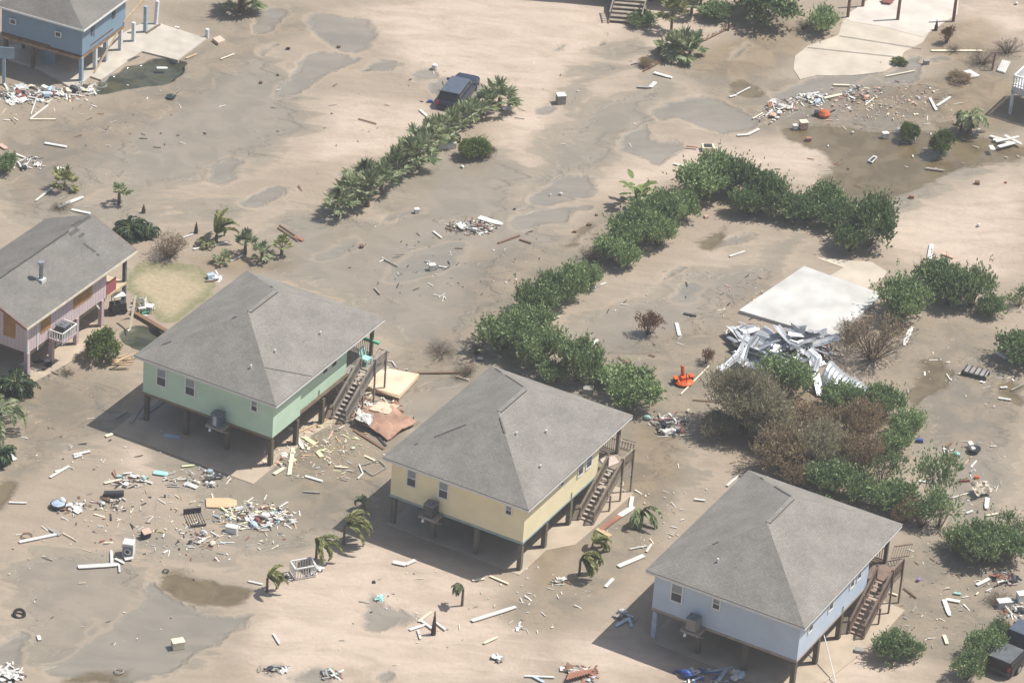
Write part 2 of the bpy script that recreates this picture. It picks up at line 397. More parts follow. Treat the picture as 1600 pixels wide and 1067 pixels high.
# ---------------------------------------------------------------- house materials
def shingles(name, ca, cb, cc):
    m = bpy.data.materials.new(name); m.use_nodes = True
    n = m.node_tree.nodes; l = m.node_tree.links; b = n['Principled BSDF']; b.inputs['Roughness'].default_value = .9
    b.inputs['Specular IOR Level'].default_value = .2
    uv = n.new('ShaderNodeUVMap'); uv.uv_map = 'UVMap'
    br = n.new('ShaderNodeTexBrick'); br.inputs['Scale'].default_value = 1; br.inputs['Brick Width'].default_value = .32
    br.inputs['Row Height'].default_value = .145; br.inputs['Mortar Size'].default_value = .012
    br.inputs['Color1'].default_value = (*ca, 1); br.inputs['Color2'].default_value = (*cb, 1); br.inputs['Mortar'].default_value = (*cc, 1)
    l.new(uv.outputs[0], br.inputs['Vector'])
    vo = n.new('ShaderNodeTexVoronoi'); vo.inputs['Scale'].default_value = 9; l.new(uv.outputs[0], vo.inputs['Vector'])
    hv = n.new('ShaderNodeHueSaturation'); sx = n.new('ShaderNodeSeparateColor'); l.new(vo.outputs['Color'], sx.inputs[0])
    mr = n.new('ShaderNodeMapRange'); mr.inputs[3].default_value = .9; mr.inputs[4].default_value = 1.1; l.new(sx.outputs[0], mr.inputs[0])
    l.new(mr.outputs[0], hv.inputs['Value']); l.new(br.outputs['Color'], hv.inputs['Color'])
    nz = n.new('ShaderNodeTexNoise'); nz.inputs['Scale'].default_value = .5; nz.inputs['Detail'].default_value = 6; l.new(uv.outputs[0], nz.inputs['Vector'])
    m2 = n.new('ShaderNodeMapRange'); m2.inputs[1].default_value = .3; m2.inputs[2].default_value = .7; m2.inputs[3].default_value = .80; m2.inputs[4].default_value = 1.12
    l.new(nz.outputs['Fac'], m2.inputs[0]); h2 = n.new('ShaderNodeHueSaturation'); l.new(m2.outputs[0], h2.inputs['Value']); l.new(hv.outputs[0], h2.inputs['Color'])
    l.new(h2.outputs[0], b.inputs['Base Color'])
    bp = n.new('ShaderNodeBump'); bp.inputs['Strength'].default_value = .35; bp.inputs['Distance'].default_value = .02
    l.new(br.outputs['Fac'], bp.inputs['Height']); bp.invert = True; l.new(bp.outputs[0], b.inputs['Normal'])
    return m
def siding(name, col, vertical=False, pitch=.18, depth=.5):
    m = pm(name, col, .6, .06, .7)
    n = m.node_tree.nodes; l = m.node_tree.links; b = n['Principled BSDF']
    uv = n.new('ShaderNodeUVMap'); uv.uv_map = 'UVMap'; sx = n.new('ShaderNodeSeparateXYZ'); l.new(uv.outputs[0], sx.inputs[0])
    a = n.new('ShaderNodeMath'); a.operation = 'MULTIPLY'; a.inputs[1].default_value = 1/pitch; l.new(sx.outputs[0 if vertical else 1], a.inputs[0])
    fr = n.new('ShaderNodeMath'); fr.operation = 'FRACT'; l.new(a.outputs[0], fr.inputs[0])
    lt = n.new('ShaderNodeMapRange'); lt.inputs[1].default_value = .0; lt.inputs[2].default_value = .16; l.new(fr.outputs[0], lt.inputs[0])
    bp = n.new('ShaderNodeBump'); bp.inputs['Strength'].default_value = depth; bp.inputs['Distance'].default_value = .03
    l.new(lt.outputs[0], bp.inputs['Height']); l.new(bp.outputs[0], b.inputs['Normal'])
    if vertical:
        old = b.inputs['Base Color'].links[0].from_socket; mx = n.new('ShaderNodeMix'); mx.data_type = 'RGBA'
        mx.inputs[6].default_value = (*[c*.62 for c in col], 1); l.new(lt.outputs[0], mx.inputs[0]); l.new(old, mx.inputs[7]); l.new(mx.outputs[2], b.inputs['Base Color'])
    return m
SH = shingles('grey_shingles', (.262, .245, .222), (.234, .219, .199), (.185, .176, .165))
SH2 = shingles('weathered_shingles', (.205, .194, .178), (.182, .172, .158), (.16, .152, .143))
SHD = pm('torn_felt', (.09, .085, .08), .9)
WHT = pm('white_trim', (.74, .74, .72), .5, .05)
SOF = pm('soffit_white', (.62, .61, .58), .7, .05)
GLS = pm('window_glass', (.055, .065, .08), .12, .2); GLS2 = pm('window_blind', (.27, .31, .33), .3, .1)
SCR = pm('window_screen', (.09, .09, .095), .8, .1)
PIL = pm('treated_pile', (.135, .115, .085), .85, .25, 1.5, .3); PILG = pm('weathered_pile', (.17, .155, .12), .85, .25, 1.5, .3)
DECK = pm('deck_wood', (.26, .215, .17), .85, .22, 3); DECKG = pm('grey_deck_wood', (.27, .24, .21), .85, .22, 3)
DECKR = pm('red_deck_wood', (.20, .145, .115), .8, .22, 3)
CONC = pm('concrete', (.47, .43, .37), .85, .14, .8, .1); DARK = pm('dark_opening', (.03, .03, .03), .9)
TREAD = {'deck_wood': pm('worn_tread', (.42, .37, .31), .85, .15, 3), 'grey_deck_wood': pm('worn_grey_tread', (.40, .37, .33), .85, .15, 3), 'red_deck_wood': pm('worn_red_tread', (.33, .24, .20), .8, .2, 3)}
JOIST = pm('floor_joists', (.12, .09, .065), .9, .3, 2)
ACM = pm('condenser_metal', (.085, .09, .10), .45, .15, 3); ACW = pm('condenser_panel', (.42, .45, .50), .4, .1)
def window(parent, x0, x1, z0, z1, T, two=True, blind=GLS2):
    """frame with sash panes as children; T maps (u along the wall, v out of the wall, z)"""
    b = MB(); f = .085
    b.box(x0, x1, 0, .06, z0, z0+f, T).box(x0, x1, 0, .06, z1-f, z1, T).box(x0, x0+f, 0, .058, z0+f, z1-f, T).box(x1-f, x1, 0, .058, z0+f, z1-f, T)
    zm = (z0+z1)/2
    if two: b.box(x0+f, x1-f, 0, .045, zm-.025, zm+.025, T)
    fr = part('window', b, WHT, parent)
    if two:
        part('upper_pane', MB().box(x0+f, x1-f, 0, .018, zm+.025, z1-f, T), blind, fr)
        part('lower_pane', MB().box(x0+f, x1-f, 0, .024, z0+f, zm-.025, T), SCR, fr)
    else: part('pane', MB().box(x0+f, x1-f, 0, .018, z0+f, z1-f, T), SCR, fr)
    return fr
def hip(A, B, r, he, hr, th=.05):
    b = MB(); L = Vector((-B, -A, he)); Fp = Vector((B, -A, he)); R = Vector((B, A, he)); K = Vector((-B, A, he))
    p1 = Vector((0, -r, he+hr)); p2 = Vector((0, r, he+hr))
    for q in ([L, Fp, p1], [Fp, R, p2, p1], [R, K, p2], [K, L, p1, p2]):
        ex = (q[1]-q[0]).normalized(); nn = (q[1]-q[0]).cross(q[2]-q[1]).normalized(); ey = nn.cross(ex)
        o = Vector((0, 0, 0)); b.face(q, [((v-o).dot(ex), (v-q[0]).dot(ey)) for v in q])
    d = Vector((0, 0, -th)); C = [L, Fp, R, K]
    for i in range(4): b.face([C[i]+d, C[(i+1) % 4]+d, C[(i+1) % 4], C[i]])
    b.face([L+d, K+d, R+d, Fp+d]); return b
def staircase(parent, x0, x1, ya, yb, ztop, mat, name='staircase', rails=(1, 1), zb=0.):
    """flight climbing along +y from (ya, zb) to (yb, ztop)"""
    n = 12; s = MB(); slope = (yb-ya)
    for x in (x0, x1): s.beam((x, ya-.1, zb+.08), (x, yb, ztop-.08), .06, .26)
    st = part(name, s, mat, parent)
    for k in range(n):
        t = (k+.5)/n; y = ya+slope*t; z = zb+(ztop-zb)*t
        part('tread', MB().box(x0+.035, x1-.035, y-.085, y+.085, z-.025, z+.025), TREAD[mat.name], st)
    for i, x in enumerate((x0, x1)):
        if not rails[i]: continue
        h = MB(); h.beam((x, ya-.1, zb+.95), (x, yb, ztop+.92), .13, .05)
        h.beam((x, ya-.1, zb+.20), (x, yb, ztop+.17), .05, .08)
        part('handrail', h, mat, st)
        bl = MB()
        for k in range(27):
            t = (k+.5)/27; y = ya+slope*t; z = zb+(ztop-zb)*t; bl.box(x-.02, x+.02, y-.02, y+.02, z+.12, z+.95)
        for k in (0, .5, 1):
            y = ya+slope*k; z = zb+(ztop-zb)*k; bl.box(x-.05, x+.05, y-.05, y+.05, z-.1 if k else zb, z+1.0)
        part('baluster_rail', bl, mat, st)
    return st
def flatrail(parent, a, b_, z, mat, h=.95, name='deck_railing', step=.14):
    m = MB(); a = Vector((*a, 0)); b_ = Vector((*b_, 0)); L = (b_-a).length; n = max(2, int(L/step))
    m.beam(a+Vector((0, 0, z+h)), b_+Vector((0, 0, z+h)), .13, .05).beam(a+Vector((0, 0, z+.12)), b_+Vector((0, 0, z+.12)), .05, .08)
    for k in range(n+1):
        p = a.lerp(b_, k/n); m.box(p.x-.018, p.x+.018, p.y-.018, p.y+.018, z+.12, z+h)
    return part(name, m, mat, parent)
def condenser(loc, rz, label, grp, shade=ACM, panel=True):
    t = thing('air_conditioner', label, 'air conditioner', loc, rz, grp)
    b = MB(); s = .34; ch = .07
    pts = [(-s+ch, -s), (s-ch, -s), (s, -s+ch), (s, s-ch), (s-ch, s), (-s+ch, s), (-s, s-ch), (-s, -s+ch)]
    for i in range(8):
        p, q = pts[i], pts[(i+1) % 8]
        b.face([(p[0], p[1], .03), (q[0], q[1], .03), (q[0], q[1], .78), (p[0], p[1], .78)])
    b.face([(x, y, .03) for x, y in pts][::-1]); b.face([(x, y, .78) for x, y in pts])
    for k in range(7): b.box(-s-.012, s+.012, -s-.012, s+.012, .1+k*.09, .115+k*.09)
    part('casing', b, shade, t)
    tp = MB(); tp.box(-s-.02, s+.02, -s-.02, s+.02, .785, .83); part('top_cover', tp, pm('condenser_top', (.16, .17, .19), .4), t)
    f = MB()
    for k in range(5):
        rr = .05+.05*k; f.tube([(rr*math.cos(a), rr*math.sin(a), .85) for a in [2*math.pi*i/14 for i in range(15)]], .008, 4)
    f.tube([(0, 0, .83), (0, 0, .88)], .07, 8); part('fan_grille', f, pm('fan_grille', (.25, .26, .27), .4), t)
    if panel: part('service_panel', MB().box(-.12, .14, -s-.03, -s-.013, .08, .74), ACW, t)
    return t
INS, HB, HR, RG = .443, 2.119, 2.573, 1.704
def stilt_house(key, label, cx, cy, yaw, A, B, wall, trim, pilm, deck, wins_f, wins_s, rimm, acx, actop, slab=(0, 0)):
    H = thing('stilt_house', label, 'house', (cx, cy, 0), yaw-math.pi/2, 'small hip-roofed houses on piles')
    he = HB+2.7; X = B-INS; Y = A-INS; pw = 3.17; px = X-2.7; zt = he-.22
    foot = [(-X, -Y), (X, -Y), (X, pw), (px, pw), (px, Y), (-X, Y)]
    if key == 'g': foot = [(-X, -Y), (X, -Y), (X, -2.88), (X-.3, -2.88), (X-.3, pw), (px, pw), (px, Y), (-X, Y)]
    b = MB(); u = 0
    for i in range(len(foot)):
        p, q = foot[i], foot[(i+1) % len(foot)]; L = math.hypot(q[0]-p[0], q[1]-p[1])
        b.face([(*p, HB), (*q, HB), (*q, zt), (*p, zt)], [(u, HB), (u+L, HB), (u+L, zt), (u, zt)]); u += L
    b.face([(*p, zt-.002) for p in foot]); wl_ = part('wall', b, wall, H)
    # floor frame
    fl = MB(); fl.box(-X+.06, X-.06, -Y+.06, Y-.06, HB-.06, HB-.004)
    for k in range(16):
        y = -Y+.3+k*(2*Y-.6)/15; fl.box(-X+.08, X-.08, y-.025, y+.025, HB-.3, HB-.06)
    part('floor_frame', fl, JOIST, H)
    rb = MB()
    rb.box(-X-.02, X+.02, -Y-.025, -Y+.03, HB-.16, HB-.001).box(X-.03-(.3 if key == 'g' else 0), X+.025-(.3 if key == 'g' else 0), -Y+.03, pw, HB-.13, HB-.001).box(-X-.025, -X+.03, -Y+.03, Y, HB-.16, HB-.001)
    part('rim_board', rb, rimm, H)
    # pilings
    for iy, y in enumerate((-Y-.0+.22, -2.95, .15, 3.3, Y-.2)):
        for ix, x in enumerate((-X+.2, -1.62, 1.4, X-.2)):
            m = pilm[1] if (iy == 0 and ix in pilm[2]) else pilm[0]
            part('piling', MB().box(x-.14, x+.14, y-.14, y+.14, -.3, HB-.3 if not (ix == 3 and iy == 4) else HB), m, H)
    for y in (-2.95, .15, 3.3):
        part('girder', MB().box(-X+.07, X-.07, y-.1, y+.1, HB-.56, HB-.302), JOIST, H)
    # roof
    rf = part('roof', hip(A, B, RG, he, HR), SH, H)
    part('ridge_vent', MB().box(-.13, .13, -RG+.1, RG-.1, he+HR-.07, he+HR+.018), SH, rf)
    part('vent_slot', MB().box(.13, .155, -RG+.12, RG-.12, he+HR-.1, he+HR-.01), SHD, rf)
    part('fascia', MB().box(-B+.03, B-.03, -A+.01, -A+.05, he-.21, he-.052).box(-B+.03, B-.03, A-.05, A-.01, he-.21, he-.052)
         .box(-B+.01, -B+.05, -A+.05, A-.05, he-.21, he-.052).box(B-.05, B-.01, -A+.05, A-.05, he-.21, he-.052), WHT, rf)
    part('soffit', MB().box(-B+.05, B-.05, -A+.05, A-.05, he-.19, he-.06), SOF, rf)
    for (x, y) in {'g': ((2.3, -4.9), (3.6, 1.2), (2.8, -2.9)), 'y': ((1.6, -2.2), (2.6, -.2), (3.8, -3.0)), 'b': ((-1.5, -4.8),)}[key]:
        sl = HR/B; ds = min((B-abs(x))*sl, (A-abs(y))*HR/(A-RG)); z = he+ds
        part('vent_pipe', MB().tube([(x, y, z-.1), (x, y, z+.22)], .06, 8), WHT, rf)
    # ragged lifted hip caps
    for (s_, t0, t1) in {'g': ((-1, .25, .33), (-1, .86, .9)), 'y': ((-1, .45, .72), (-1, .28, .31), (1, .78, .94)), 'b': ((-1, .55, .6),)}[key]:
        a = Vector((s_*B, -A, he+.02)); p1 = Vector((0, -RG, he+HR+.02))
        part('lifted_hip_cap', MB().beam(a.lerp(p1, t0), a.lerp(p1, t1), .11, .03), pm('lifted_cap', (.15, .145, .14), .9), rf)
    for (t0, t1, wd_) in {'g': ((.8, .86, .1),), 'y': ((.12, .3, .07), (.42, .93, .06)), 'b': ((.6, .95, .12), (.28, .34, .1))}[key]:
        a = Vector((-B, A, he+.015)); p1 = Vector((0, RG, he+HR+.015))
        part('lifted_hip_cap', MB().beam(a.lerp(p1, t0), a.lerp(p1, t1), wd_, .02), pm('lifted_cap', (.15, .145, .14), .9), rf)
    if key == 'g':
        hz = lambda x, y: he+.02+min((B-abs(x))*HR/B, (A-abs(y))*HR/(A-RG)); part('valley_cap', MB().beam((3.1, -4.55, hz(3.1, -4.55)), (5.15, -2.3, hz(5.15, -2.3)), .14, .012), SH, rf)
    # porch
    pd = part('porch_deck', MB().box(px, X+.02, pw+.01, Y, HB-.12, HB+.02).box(X+.02, X+1.15, 4.25, Y-.35, HB-.16, HB+.015), deck, H)
    part('porch_post', MB().box(X-.25, X-.05, Y-.25, Y-.05, HB+.02, he-.2), pilm[0], H)
    part('door', MB().box(px-.001, px+.05, 4.0, 4.9, HB+.02, HB+2.05), pm('entry_door', (.55, .55, .52), .5), H)
    part('interior_shade', MB().box(px, px+.012, 5.2, Y-.1, HB+.7, HB+1.9), SCR, H)
    flatrail(H, (px, Y-.08), (X-.3, Y-.08), HB, deck)
    sx0, sx1 = X+.14, X+1.1
    staircase(H, sx0, sx1, 1.0, 4.25, HB, deck)
    flatrail(H, (sx1, 4.3), (sx1, Y-.45), HB, deck)
    for y in (2.9, 4.3, Y-.5):
        z1 = HB+1.0 if y > 4 else (y-1)/3.25*HB-.1
        part('stair_post', MB().box(sx1+.035, sx1+.13, y-.05, y+.05, -.2, z1), deck, H)
    # windows
    Tf = Matrix(((1, 0, 0, 0), (0, -1, 0, -Y), (0, 0, 1, 0), (0, 0, 0, 1)))
    Ts = Matrix(((0, 1, 0, X-(.3 if key == 'g' else 0)), (1, 0, 0, 0), (0, 0, 1, 0), (0, 0, 0, 1)))
    for (a, c, z0, z1) in wins_f: window(wl_, a, c, z0, z1, Tf)
    for (a, c, z0, z1) in wins_s: window(wl_, a, c, z0, z1, Ts)
    # wall meter / outlet pipe
    part('conduit', MB().tube([Ts @ Vector((-.2, .05, HB+.45)), Ts @ Vector((-.2, .05, HB+.05))], .025, 6), ACM, wl_)
    # AC platform
    pf = MB(); pf.box(acx-.6, acx+.6, -Y-1.0, -Y-.03, HB-.18, HB-.02)
    pf.beam((acx-.5, -Y-.9, HB-.2), (acx-.5, -Y-.05, HB-.75), .08, .1).beam((acx+.5, -Y-.9, HB-.2), (acx+.5, -Y-.05, HB-.75), .08, .1)
    part('platform', pf, DECKG, H)
    part('flood_lamp', MB().tube([(acx-.25, -Y-1.03, HB-.35), (acx-.25, -Y-1.03, HB-.16)], [.1, .05], 8), WHT, H)
    T = Matrix.Translation((cx, cy, 0)) @ Matrix.Rotation(yaw-math.pi/2, 4, 'Z')
    p = T @ Vector((acx, -Y-.55, HB-.02))
    condenser(p, yaw-math.pi/2, actop, 'air conditioners on house platforms', *({'g': (pm('condenser_blue', (.10, .13, .18), .4), True), 'y': (ACM, False), 'b': (pm('condenser_tan', (.30, .28, .24), .5), False)}[key]))
    return H, T
SPAD = pm('sandy_concrete', tuple(v*.78 for v in lin((196, 180, 160))), .9, .16, .6, .15)
def pad(T, pts, z, label, name='concrete_pad', mat=None, th=.12):
    mat = mat or SPAD
    b = MB(); P = [T @ Vector((x, y, 0)) for x, y in pts]; c = sum(P, Vector())/len(P); P = [p-c for p in P]; n = len(P)
    b.face([(p.x, p.y, z) for p in P]); 
    for i in range(n):
        q = P[(i+1) % n]; b.face([(P[i].x, P[i].y, z-th), (q.x, q.y, z-th), (q.x, q.y, z), (P[i].x, P[i].y, z)])
    if (P[1]-P[0]).cross(P[2]-P[1]).z < 0: b.f = [f[::-1] for f in b.f]; 
    return solo(name, b, mat, label, 'concrete slab', c)
WG = siding('mint_siding', lin((194, 220, 198))); WY = siding('cream_siding', lin((242, 230, 192))); WB = siding('pale_blue_siding', lin((190, 205, 222)))
hg, Tg = stilt_house('g', 'mint green stilt house with grey hip roof and debris under it', -15.791, 225.996, 1.1012, 6.588, 5.224, WG, WHT,
    (PIL, PIL, ()), DECKG, ((-3.8, -3.02, 2.98, 4.31), (-1.68, -.89, 3.03, 4.34), (3.13, 3.68, 3.56, 4.41)),
    ((1.16, 1.9, 3.38, 4.36), (.08, .8, 3.42, 4.36), (-2.1, -1.5, 3.9, 4.4)), pm('rim_brown', (.22, .16, .10), .8), 1.12, 'dark blue grey air conditioner on platform of the green house')
hy, Ty = stilt_house('y', 'cream yellow stilt house with grey hip roof between its two neighbours', .287, 216.393, 1.0939, 6.615, 5.067, WY, WHT,
    (PILG, PILG, ()), DECK, ((-3.57, -2.83, 3.15, 4.4), (-1.34, -.6, 3.14, 4.37), (3.28, 3.79, 3.67, 4.39)),
    ((1.44, 2.2, 3.25, 4.3), (.38, 1.13, 3.25, 4.3), (-1.9, -1.38, 3.75, 4.3)), pm('rim_teal', (.30, .38, .38), .7), -1.45, 'black air conditioner on platform of the yellow house')
hb_, Tb = stilt_house('b', 'pale blue stilt house with grey hip roof and red brown stairs', 16.445, 206.3, 1.0942, 6.683, 5.182, WB, WHT,
    (PIL, pm('blue_painted_pile', (.38, .47, .58), .7), (0,)), DECKR, ((-3.64, -2.82, 3.08, 4.37), (-.95, -.37, 3.57, 4.38)),
    ((1.44, 2.05, 3.35, 4.2), (.48, 1.1, 3.3, 4.2), (-2.44, -1.76, 3.3, 4.2), (-5.13, -4.46, 3.32, 4.2)), pm('rim_tan', (.33, .27, .22), .8), -1.75, 'tan topped air conditioner on platform of the blue house')
pad(Tg, [(-5.6, -8.4), (4.9, -8.4), (4.9, -1.2), (5.4, 1), (5.4, 7), (-5.6, 7)], .0, 'sand covered concrete pad under the green house')
pad(Ty, [(-4.6, -6.3), (4.75, -6.5), (4.75, -3.2), (5.9, -1.6), (6.1, 5.6), (-4.6, 6.2)], .015, 'pale concrete pad under the yellow house')
pad(Tb, [(-4.7, -6.5), (4.9, -6.9), (5.9, -4.3), (6.6, 1.0), (6.6, 5.2), (-4.7, 6.4)], .015, 'pale concrete pad under the blue house')

# ---------------------------------------------------------------- pink gabled house at the left edge
PYAW = 1.095; PO = G(42, 593)
PT = Matrix.Translation(PO) @ Matrix.Rotation(PYAW-math.pi/2, 4, 'Z')
P_ = thing('pink_house', 'pink board house on posts with boarded windows and metal flue', 'house', PO, PYAW-math.pi/2)
PK = siding('pink_board_siding', lin((208, 190, 194)), True, .30, .6); PKP = pm('pink_paint', lin((190, 168, 172)), .6, .08)
pe, pr, pxr, pxl, pym, pyM = 4.45, 5.95, .62, -6.6, -.95, 11.45; pc = (pxr+pxl)/2
b = MB(); zt = pe-.02; x0, x1, y0, y1 = -6.0, .08, -.08, 8.75
rz_ = lambda x: pe+(pr-pe)*(1-abs(x-pc)/(pxr-pc))-.12
for a, c in (((x0, y0), (x1, y0)), ((x1, y0), (x1, y1)), ((x1, y1), (x0, y1)), ((x0, y1), (x0, y0))):
    if a[1] == c[1]:
        m_ = ((a[0]+c[0])/2, a[1]); q = [(*a, 2.0), (*c, 2.0), (*c, rz_(c[0])), (pc, a[1], rz_(pc)), (*a, rz_(a[0]))]
        b.face(q, [(p[0], p[2]) for p in q])
    else: q = [(*a, 2.0), (*c, 2.0), (*c, rz_(a[0])), (*a, rz_(a[0]))]; b.face(q, [(p[1], p[2]) for p in q])
pw_ = part('wall', b, PK, P_)
for q in ((.03, .12, -.12, .0, 1.95), (x1+.001, x1+.035, .95, 1.06, 1.75)): part('corner_trim', MB().box(*q, pe-.15), WHT, pw_)
part('floor_frame', MB().box(x0+.05, x1-.04, y0+.05, y1-.05, 1.72, 1.995), JOIST, P_)
rb = MB()
Lf, Rf, Rb, Lb = Vector((pxl, pym, pe)), Vector((pxr, pym, pe)), Vector((pxr, pyM, pe)), Vector((pxl, pyM, pe)); k1, k2 = Vector((pc, pym, pr)), Vector((pc, pyM, pr))
for q in ([Rf, Rb, k2, k1], [Lb, Lf, k1, k2]): rb.face(q)
dn = Vector((0, 0, -.07))
for q in ([Rf+dn, k1+dn, k2+dn, Rb+dn], [Lb+dn, k2+dn, k1+dn, Lf+dn]): rb.face(q)
for a, c in ((Rf, Rb), (Rb, k2), (k2, Lb), (Lb, Lf), (Lf, k1), (k1, Rf)): rb.face([a+dn, c+dn, c, a])
rf = part('roof', rb, SH2, P_)
for a, c in ((Rf, k1), (Lf, k1), (Rb, k2)): part('rake_board', MB().beam(a+Vector((0, -.03 if a.y < 0 else .03, -.09)), c+Vector((0, -.03 if a.y < 0 else .03, -.09)), .04, .16), pm('red_brown_rake', (.25, .12, .09), .7), rf)
part('fascia', MB().box(pxr+.005, pxr+.045, pym, pyM, pe-.17, pe-.01), pm('cream_fascia', (.68, .63, .50), .6), rf)
part('ridge_gap', MB().box(pc+.02, pc+.12, pym+.1, 8.7, pr-.02, pr+.03), SHD, rf)
ts = MB(); sl = (pr-pe)/(pxr-pc)
for (x, y, a, c) in ((pc+.3, 9.0, .12, .5), (pc+.75, 9.2, .1, .3), (pc+1.5, 8.7, .25, .1), (pc+1.95, 8.75, .2, .12), (pc+2.4, 8.7, .1, .1), (pc+.05, 10.3, .1, .9), (pc-.25, 10, .1, .5)):
    z = pr-abs(x-pc)*sl; ts = MB(); ts.face([(x-a, y-c, z+a*sl*(1 if x > pc else -1)+.012), (x+a, y-c, z-a*sl*(1 if x > pc else -1)+.012), (x+a, y+c, z-a*sl*(1 if x > pc else -1)+.012), (x-a, y+c, z+a*sl*(1 if x > pc else -1)+.012)]); part('torn_shingle', ts, SHD, rf)
fx, fy = -1.35, 3.4; fz = pr-abs(fx-pc)*sl
fl = part('flue', MB().tube([(fx, fy, fz-.1), (fx, fy, fz+1.2)], .14, 12), pm('galvanised', (.30, .35, .37), .35, .15, 4, 0, .6), P_)
part('flue_cap', MB().tube([(fx, fy, fz+1.14), (fx, fy, fz+1.36)], .22, 12), pm('flue_cap', (.40, .42, .45), .35, .1, 3, 0, .5), fl)
part('flashing', MB().box(fx-.25, fx+.25, fy-.25, fy+.25, fz-.12, fz+.14), pm('flashing', (.62, .64, .62), .4), fl)
BRD = pm('window_plywood', (.40, .22, .085), .7, .2, 1.5)
Ts = Matrix(((0, 1, 0, x1), (1, 0, 0, 0), (0, 0, 1, 0), (0, 0, 0, 1))); Tf = Matrix(((1, 0, 0, 0), (0, -1, 0, y0), (0, 0, 1, 0), (0, 0, 0, 1)))
for (a, c, z0, z1, T) in ((1.35, 2.45, 2.75, 4.1, Ts), (5.0, 6.05, 2.85, 4.15, Ts), (6.08, 7.1, 2.85, 4.15, Ts), (-1.75, -.85, 2.75, 4.3, Tf), (-4.6, -3.6, 2.75, 4.3, Tf)):
    part('window_board', MB().box(a, c, 0, .03, z0, z1, T), BRD, P_)
for (x, y) in ((.0, .0), (.0, 2.7), (.0, 5.45), (.0, 8.3), (-2.9, .1), (-5.8, .1), (-2.9, 4), (-5.8, 4), (-2.9, 8), (-5.8, 8)):
    part('piling', MB().box(x-.14, x+.14, y-.14, y+.14, -.3, 1.99), PKP, P_)
part('porch_post', MB().box(-.2, .02, 11.0, 11.2, -.2, pe-.1), pm('dark_post', (.10, .12, .12), .8), P_)
pp = part('porch_deck', MB().box(-5.6, .1, 8.8, 11.1, 1.9, 2.05), pm('cream_deck', (.55, .45, .30), .8), P_)
part('door', MB().box(-.9, -.1, 8.76, 8.81, 2.05, 3.9), pm('red_door', (.33, .06, .07), .5), P_)
part('porch_panel', MB().box(.03, .07, 8.8, 9.9, 2.06, 3.0), pm('red_panel', (.36, .09, .10), .5), P_)
# small balcony with AC
bal = part('balcony', MB().box(.1, 1.15, 2.25, 3.9, 1.95, 2.05), PKP, P_)
for a, c in (((1.12, 2.28), (1.12, 3.88)), ((.12, 2.28), (1.1, 2.28)), ((.12, 3.88), (1.1, 3.88))): 
    m = MB(); A_ = Vector((*a, 0)); B_ = Vector((*c, 0)); z = 2.05; nn = int((B_-A_).length/.17)
    m.beam(A_+Vector((0, 0, z+.6)), B_+Vector((0, 0, z+.6)), .07, .05)
    for k in range(nn+1): p = A_.lerp(B_, k/nn); m.box(p.x-.025, p.x+.025, p.y-.025, p.y+.025, z-.2, z+.6)
    part('balcony_rail', m, WHT, bal)
part('bracket', MB().beam((.1, 3.1, 1.1), (.9, 3.1, 1.9), .12, .12).beam((.0, 2.75, 1.3), (.0, 3.5, 1.9), .1, .1).beam((0, 7.7, 1.9), (0, 8.3, 1.2), .1, .1), WHT, P_)
condenser(PT @ Vector((.62, 3.05, 2.05)), PYAW-math.pi/2, 'dark square air conditioner on railed balcony of the pink house', 'air conditioners on house platforms', ACM, False)
pad(PT, [(-6.5, -.6), (.5, -.6), (1.0, 3.0), (.95, 6.5), (.5, 8.3), (-6.5, 8.3)], .05, 'concrete pad under the pink house')

# ---------------------------------------------------------------- damaged blue grey house, top left
BY = 1.165; BO = G(127.5, 129); BT = Matrix.Translation(BO) @ Matrix.Rotation(BY-math.pi/2, 4, 'Z')
Bh = thing('blue_grey_house', 'damaged slate blue house on white posts beside flooded hole', 'house', BO, BY-math.pi/2)
WBG = siding('slate_blue_siding', lin((128, 152, 172)), False, .3, .3)
bw, bl_ = 6.75, 6.2; z0, z1 = 2.15, 4.45
b = MB(); u = 0
foot = [(-bw, 0), (0, 0), (0, bl_), (-bw, bl_)]
for i in range(4):
    p, q = foot[i], foot[(i+1) % 4]; L = math.hypot(q[0]-p[0], q[1]-p[1]); b.face([(*p, z0), (*q, z0), (*q, z1), (*p, z1)], [(u, z0), (u+L, z0), (u+L, z1), (u, z1)]); u += L
bw_ = part('wall', b, WBG, Bh)
part('torn_edge', MB().box(-bw, -2.6, -.03, .02, z0-.02, z0+.10).box(-2.6, -.2, -.03, .02, z0-.14, z0-.02).box(-.02, .03, 1.2, 4.4, z0+.3, z0+.38), pm('torn_brown', (.16, .075, .05), .9), bw_)
part('floor_frame', MB().box(-bw+.05, -.05, .05, bl_-.05, z0-.35, z0-.01).box(-bw, -.1, -.1, .06, z0-.36, z0-.14), pm('raw_timber', (.30, .20, .115), .8, .3, 2), Bh)
o = part('roof', None or hip(bl_/2+.42, bw/2+.35, .6, z1+.02, 1.75), SH2, Bh); o.location = (-bw/2, bl_/2, 0)
part('fascia', MB().box(-bw/2-.36, bw/2+.36, -bl_/2-.46, -bl_/2-.42, z1-.13, z1+.015).box(bw/2+.35, bw/2+.39, -bl_/2-.46, bl_/2+.42, z1-.13, z1+.015), WHT, o)
part('roof_hatch', MB().face([(-1.5, -1.5, 5.55), (.7, -1.7, 5.45), (-.1, -1.0, 5.9)]).face([(-1.5, -1.5, 5.55), (-.1, -1.0, 5.9), (.7, -1.7, 5.45)]), pm('dark_blue_sheet', (.07, .11, .2), .5), o)
for x in (-5.75, -1.95):
    f = part('vent_unit', MB().box(x-.26, x+.26, -.13, 0, 3.15, 3.6), WHT, bw_); part('vent_grille', MB().box(x-.18, x+.18, -.15, -.131, 3.22, 3.52), ACM, f)
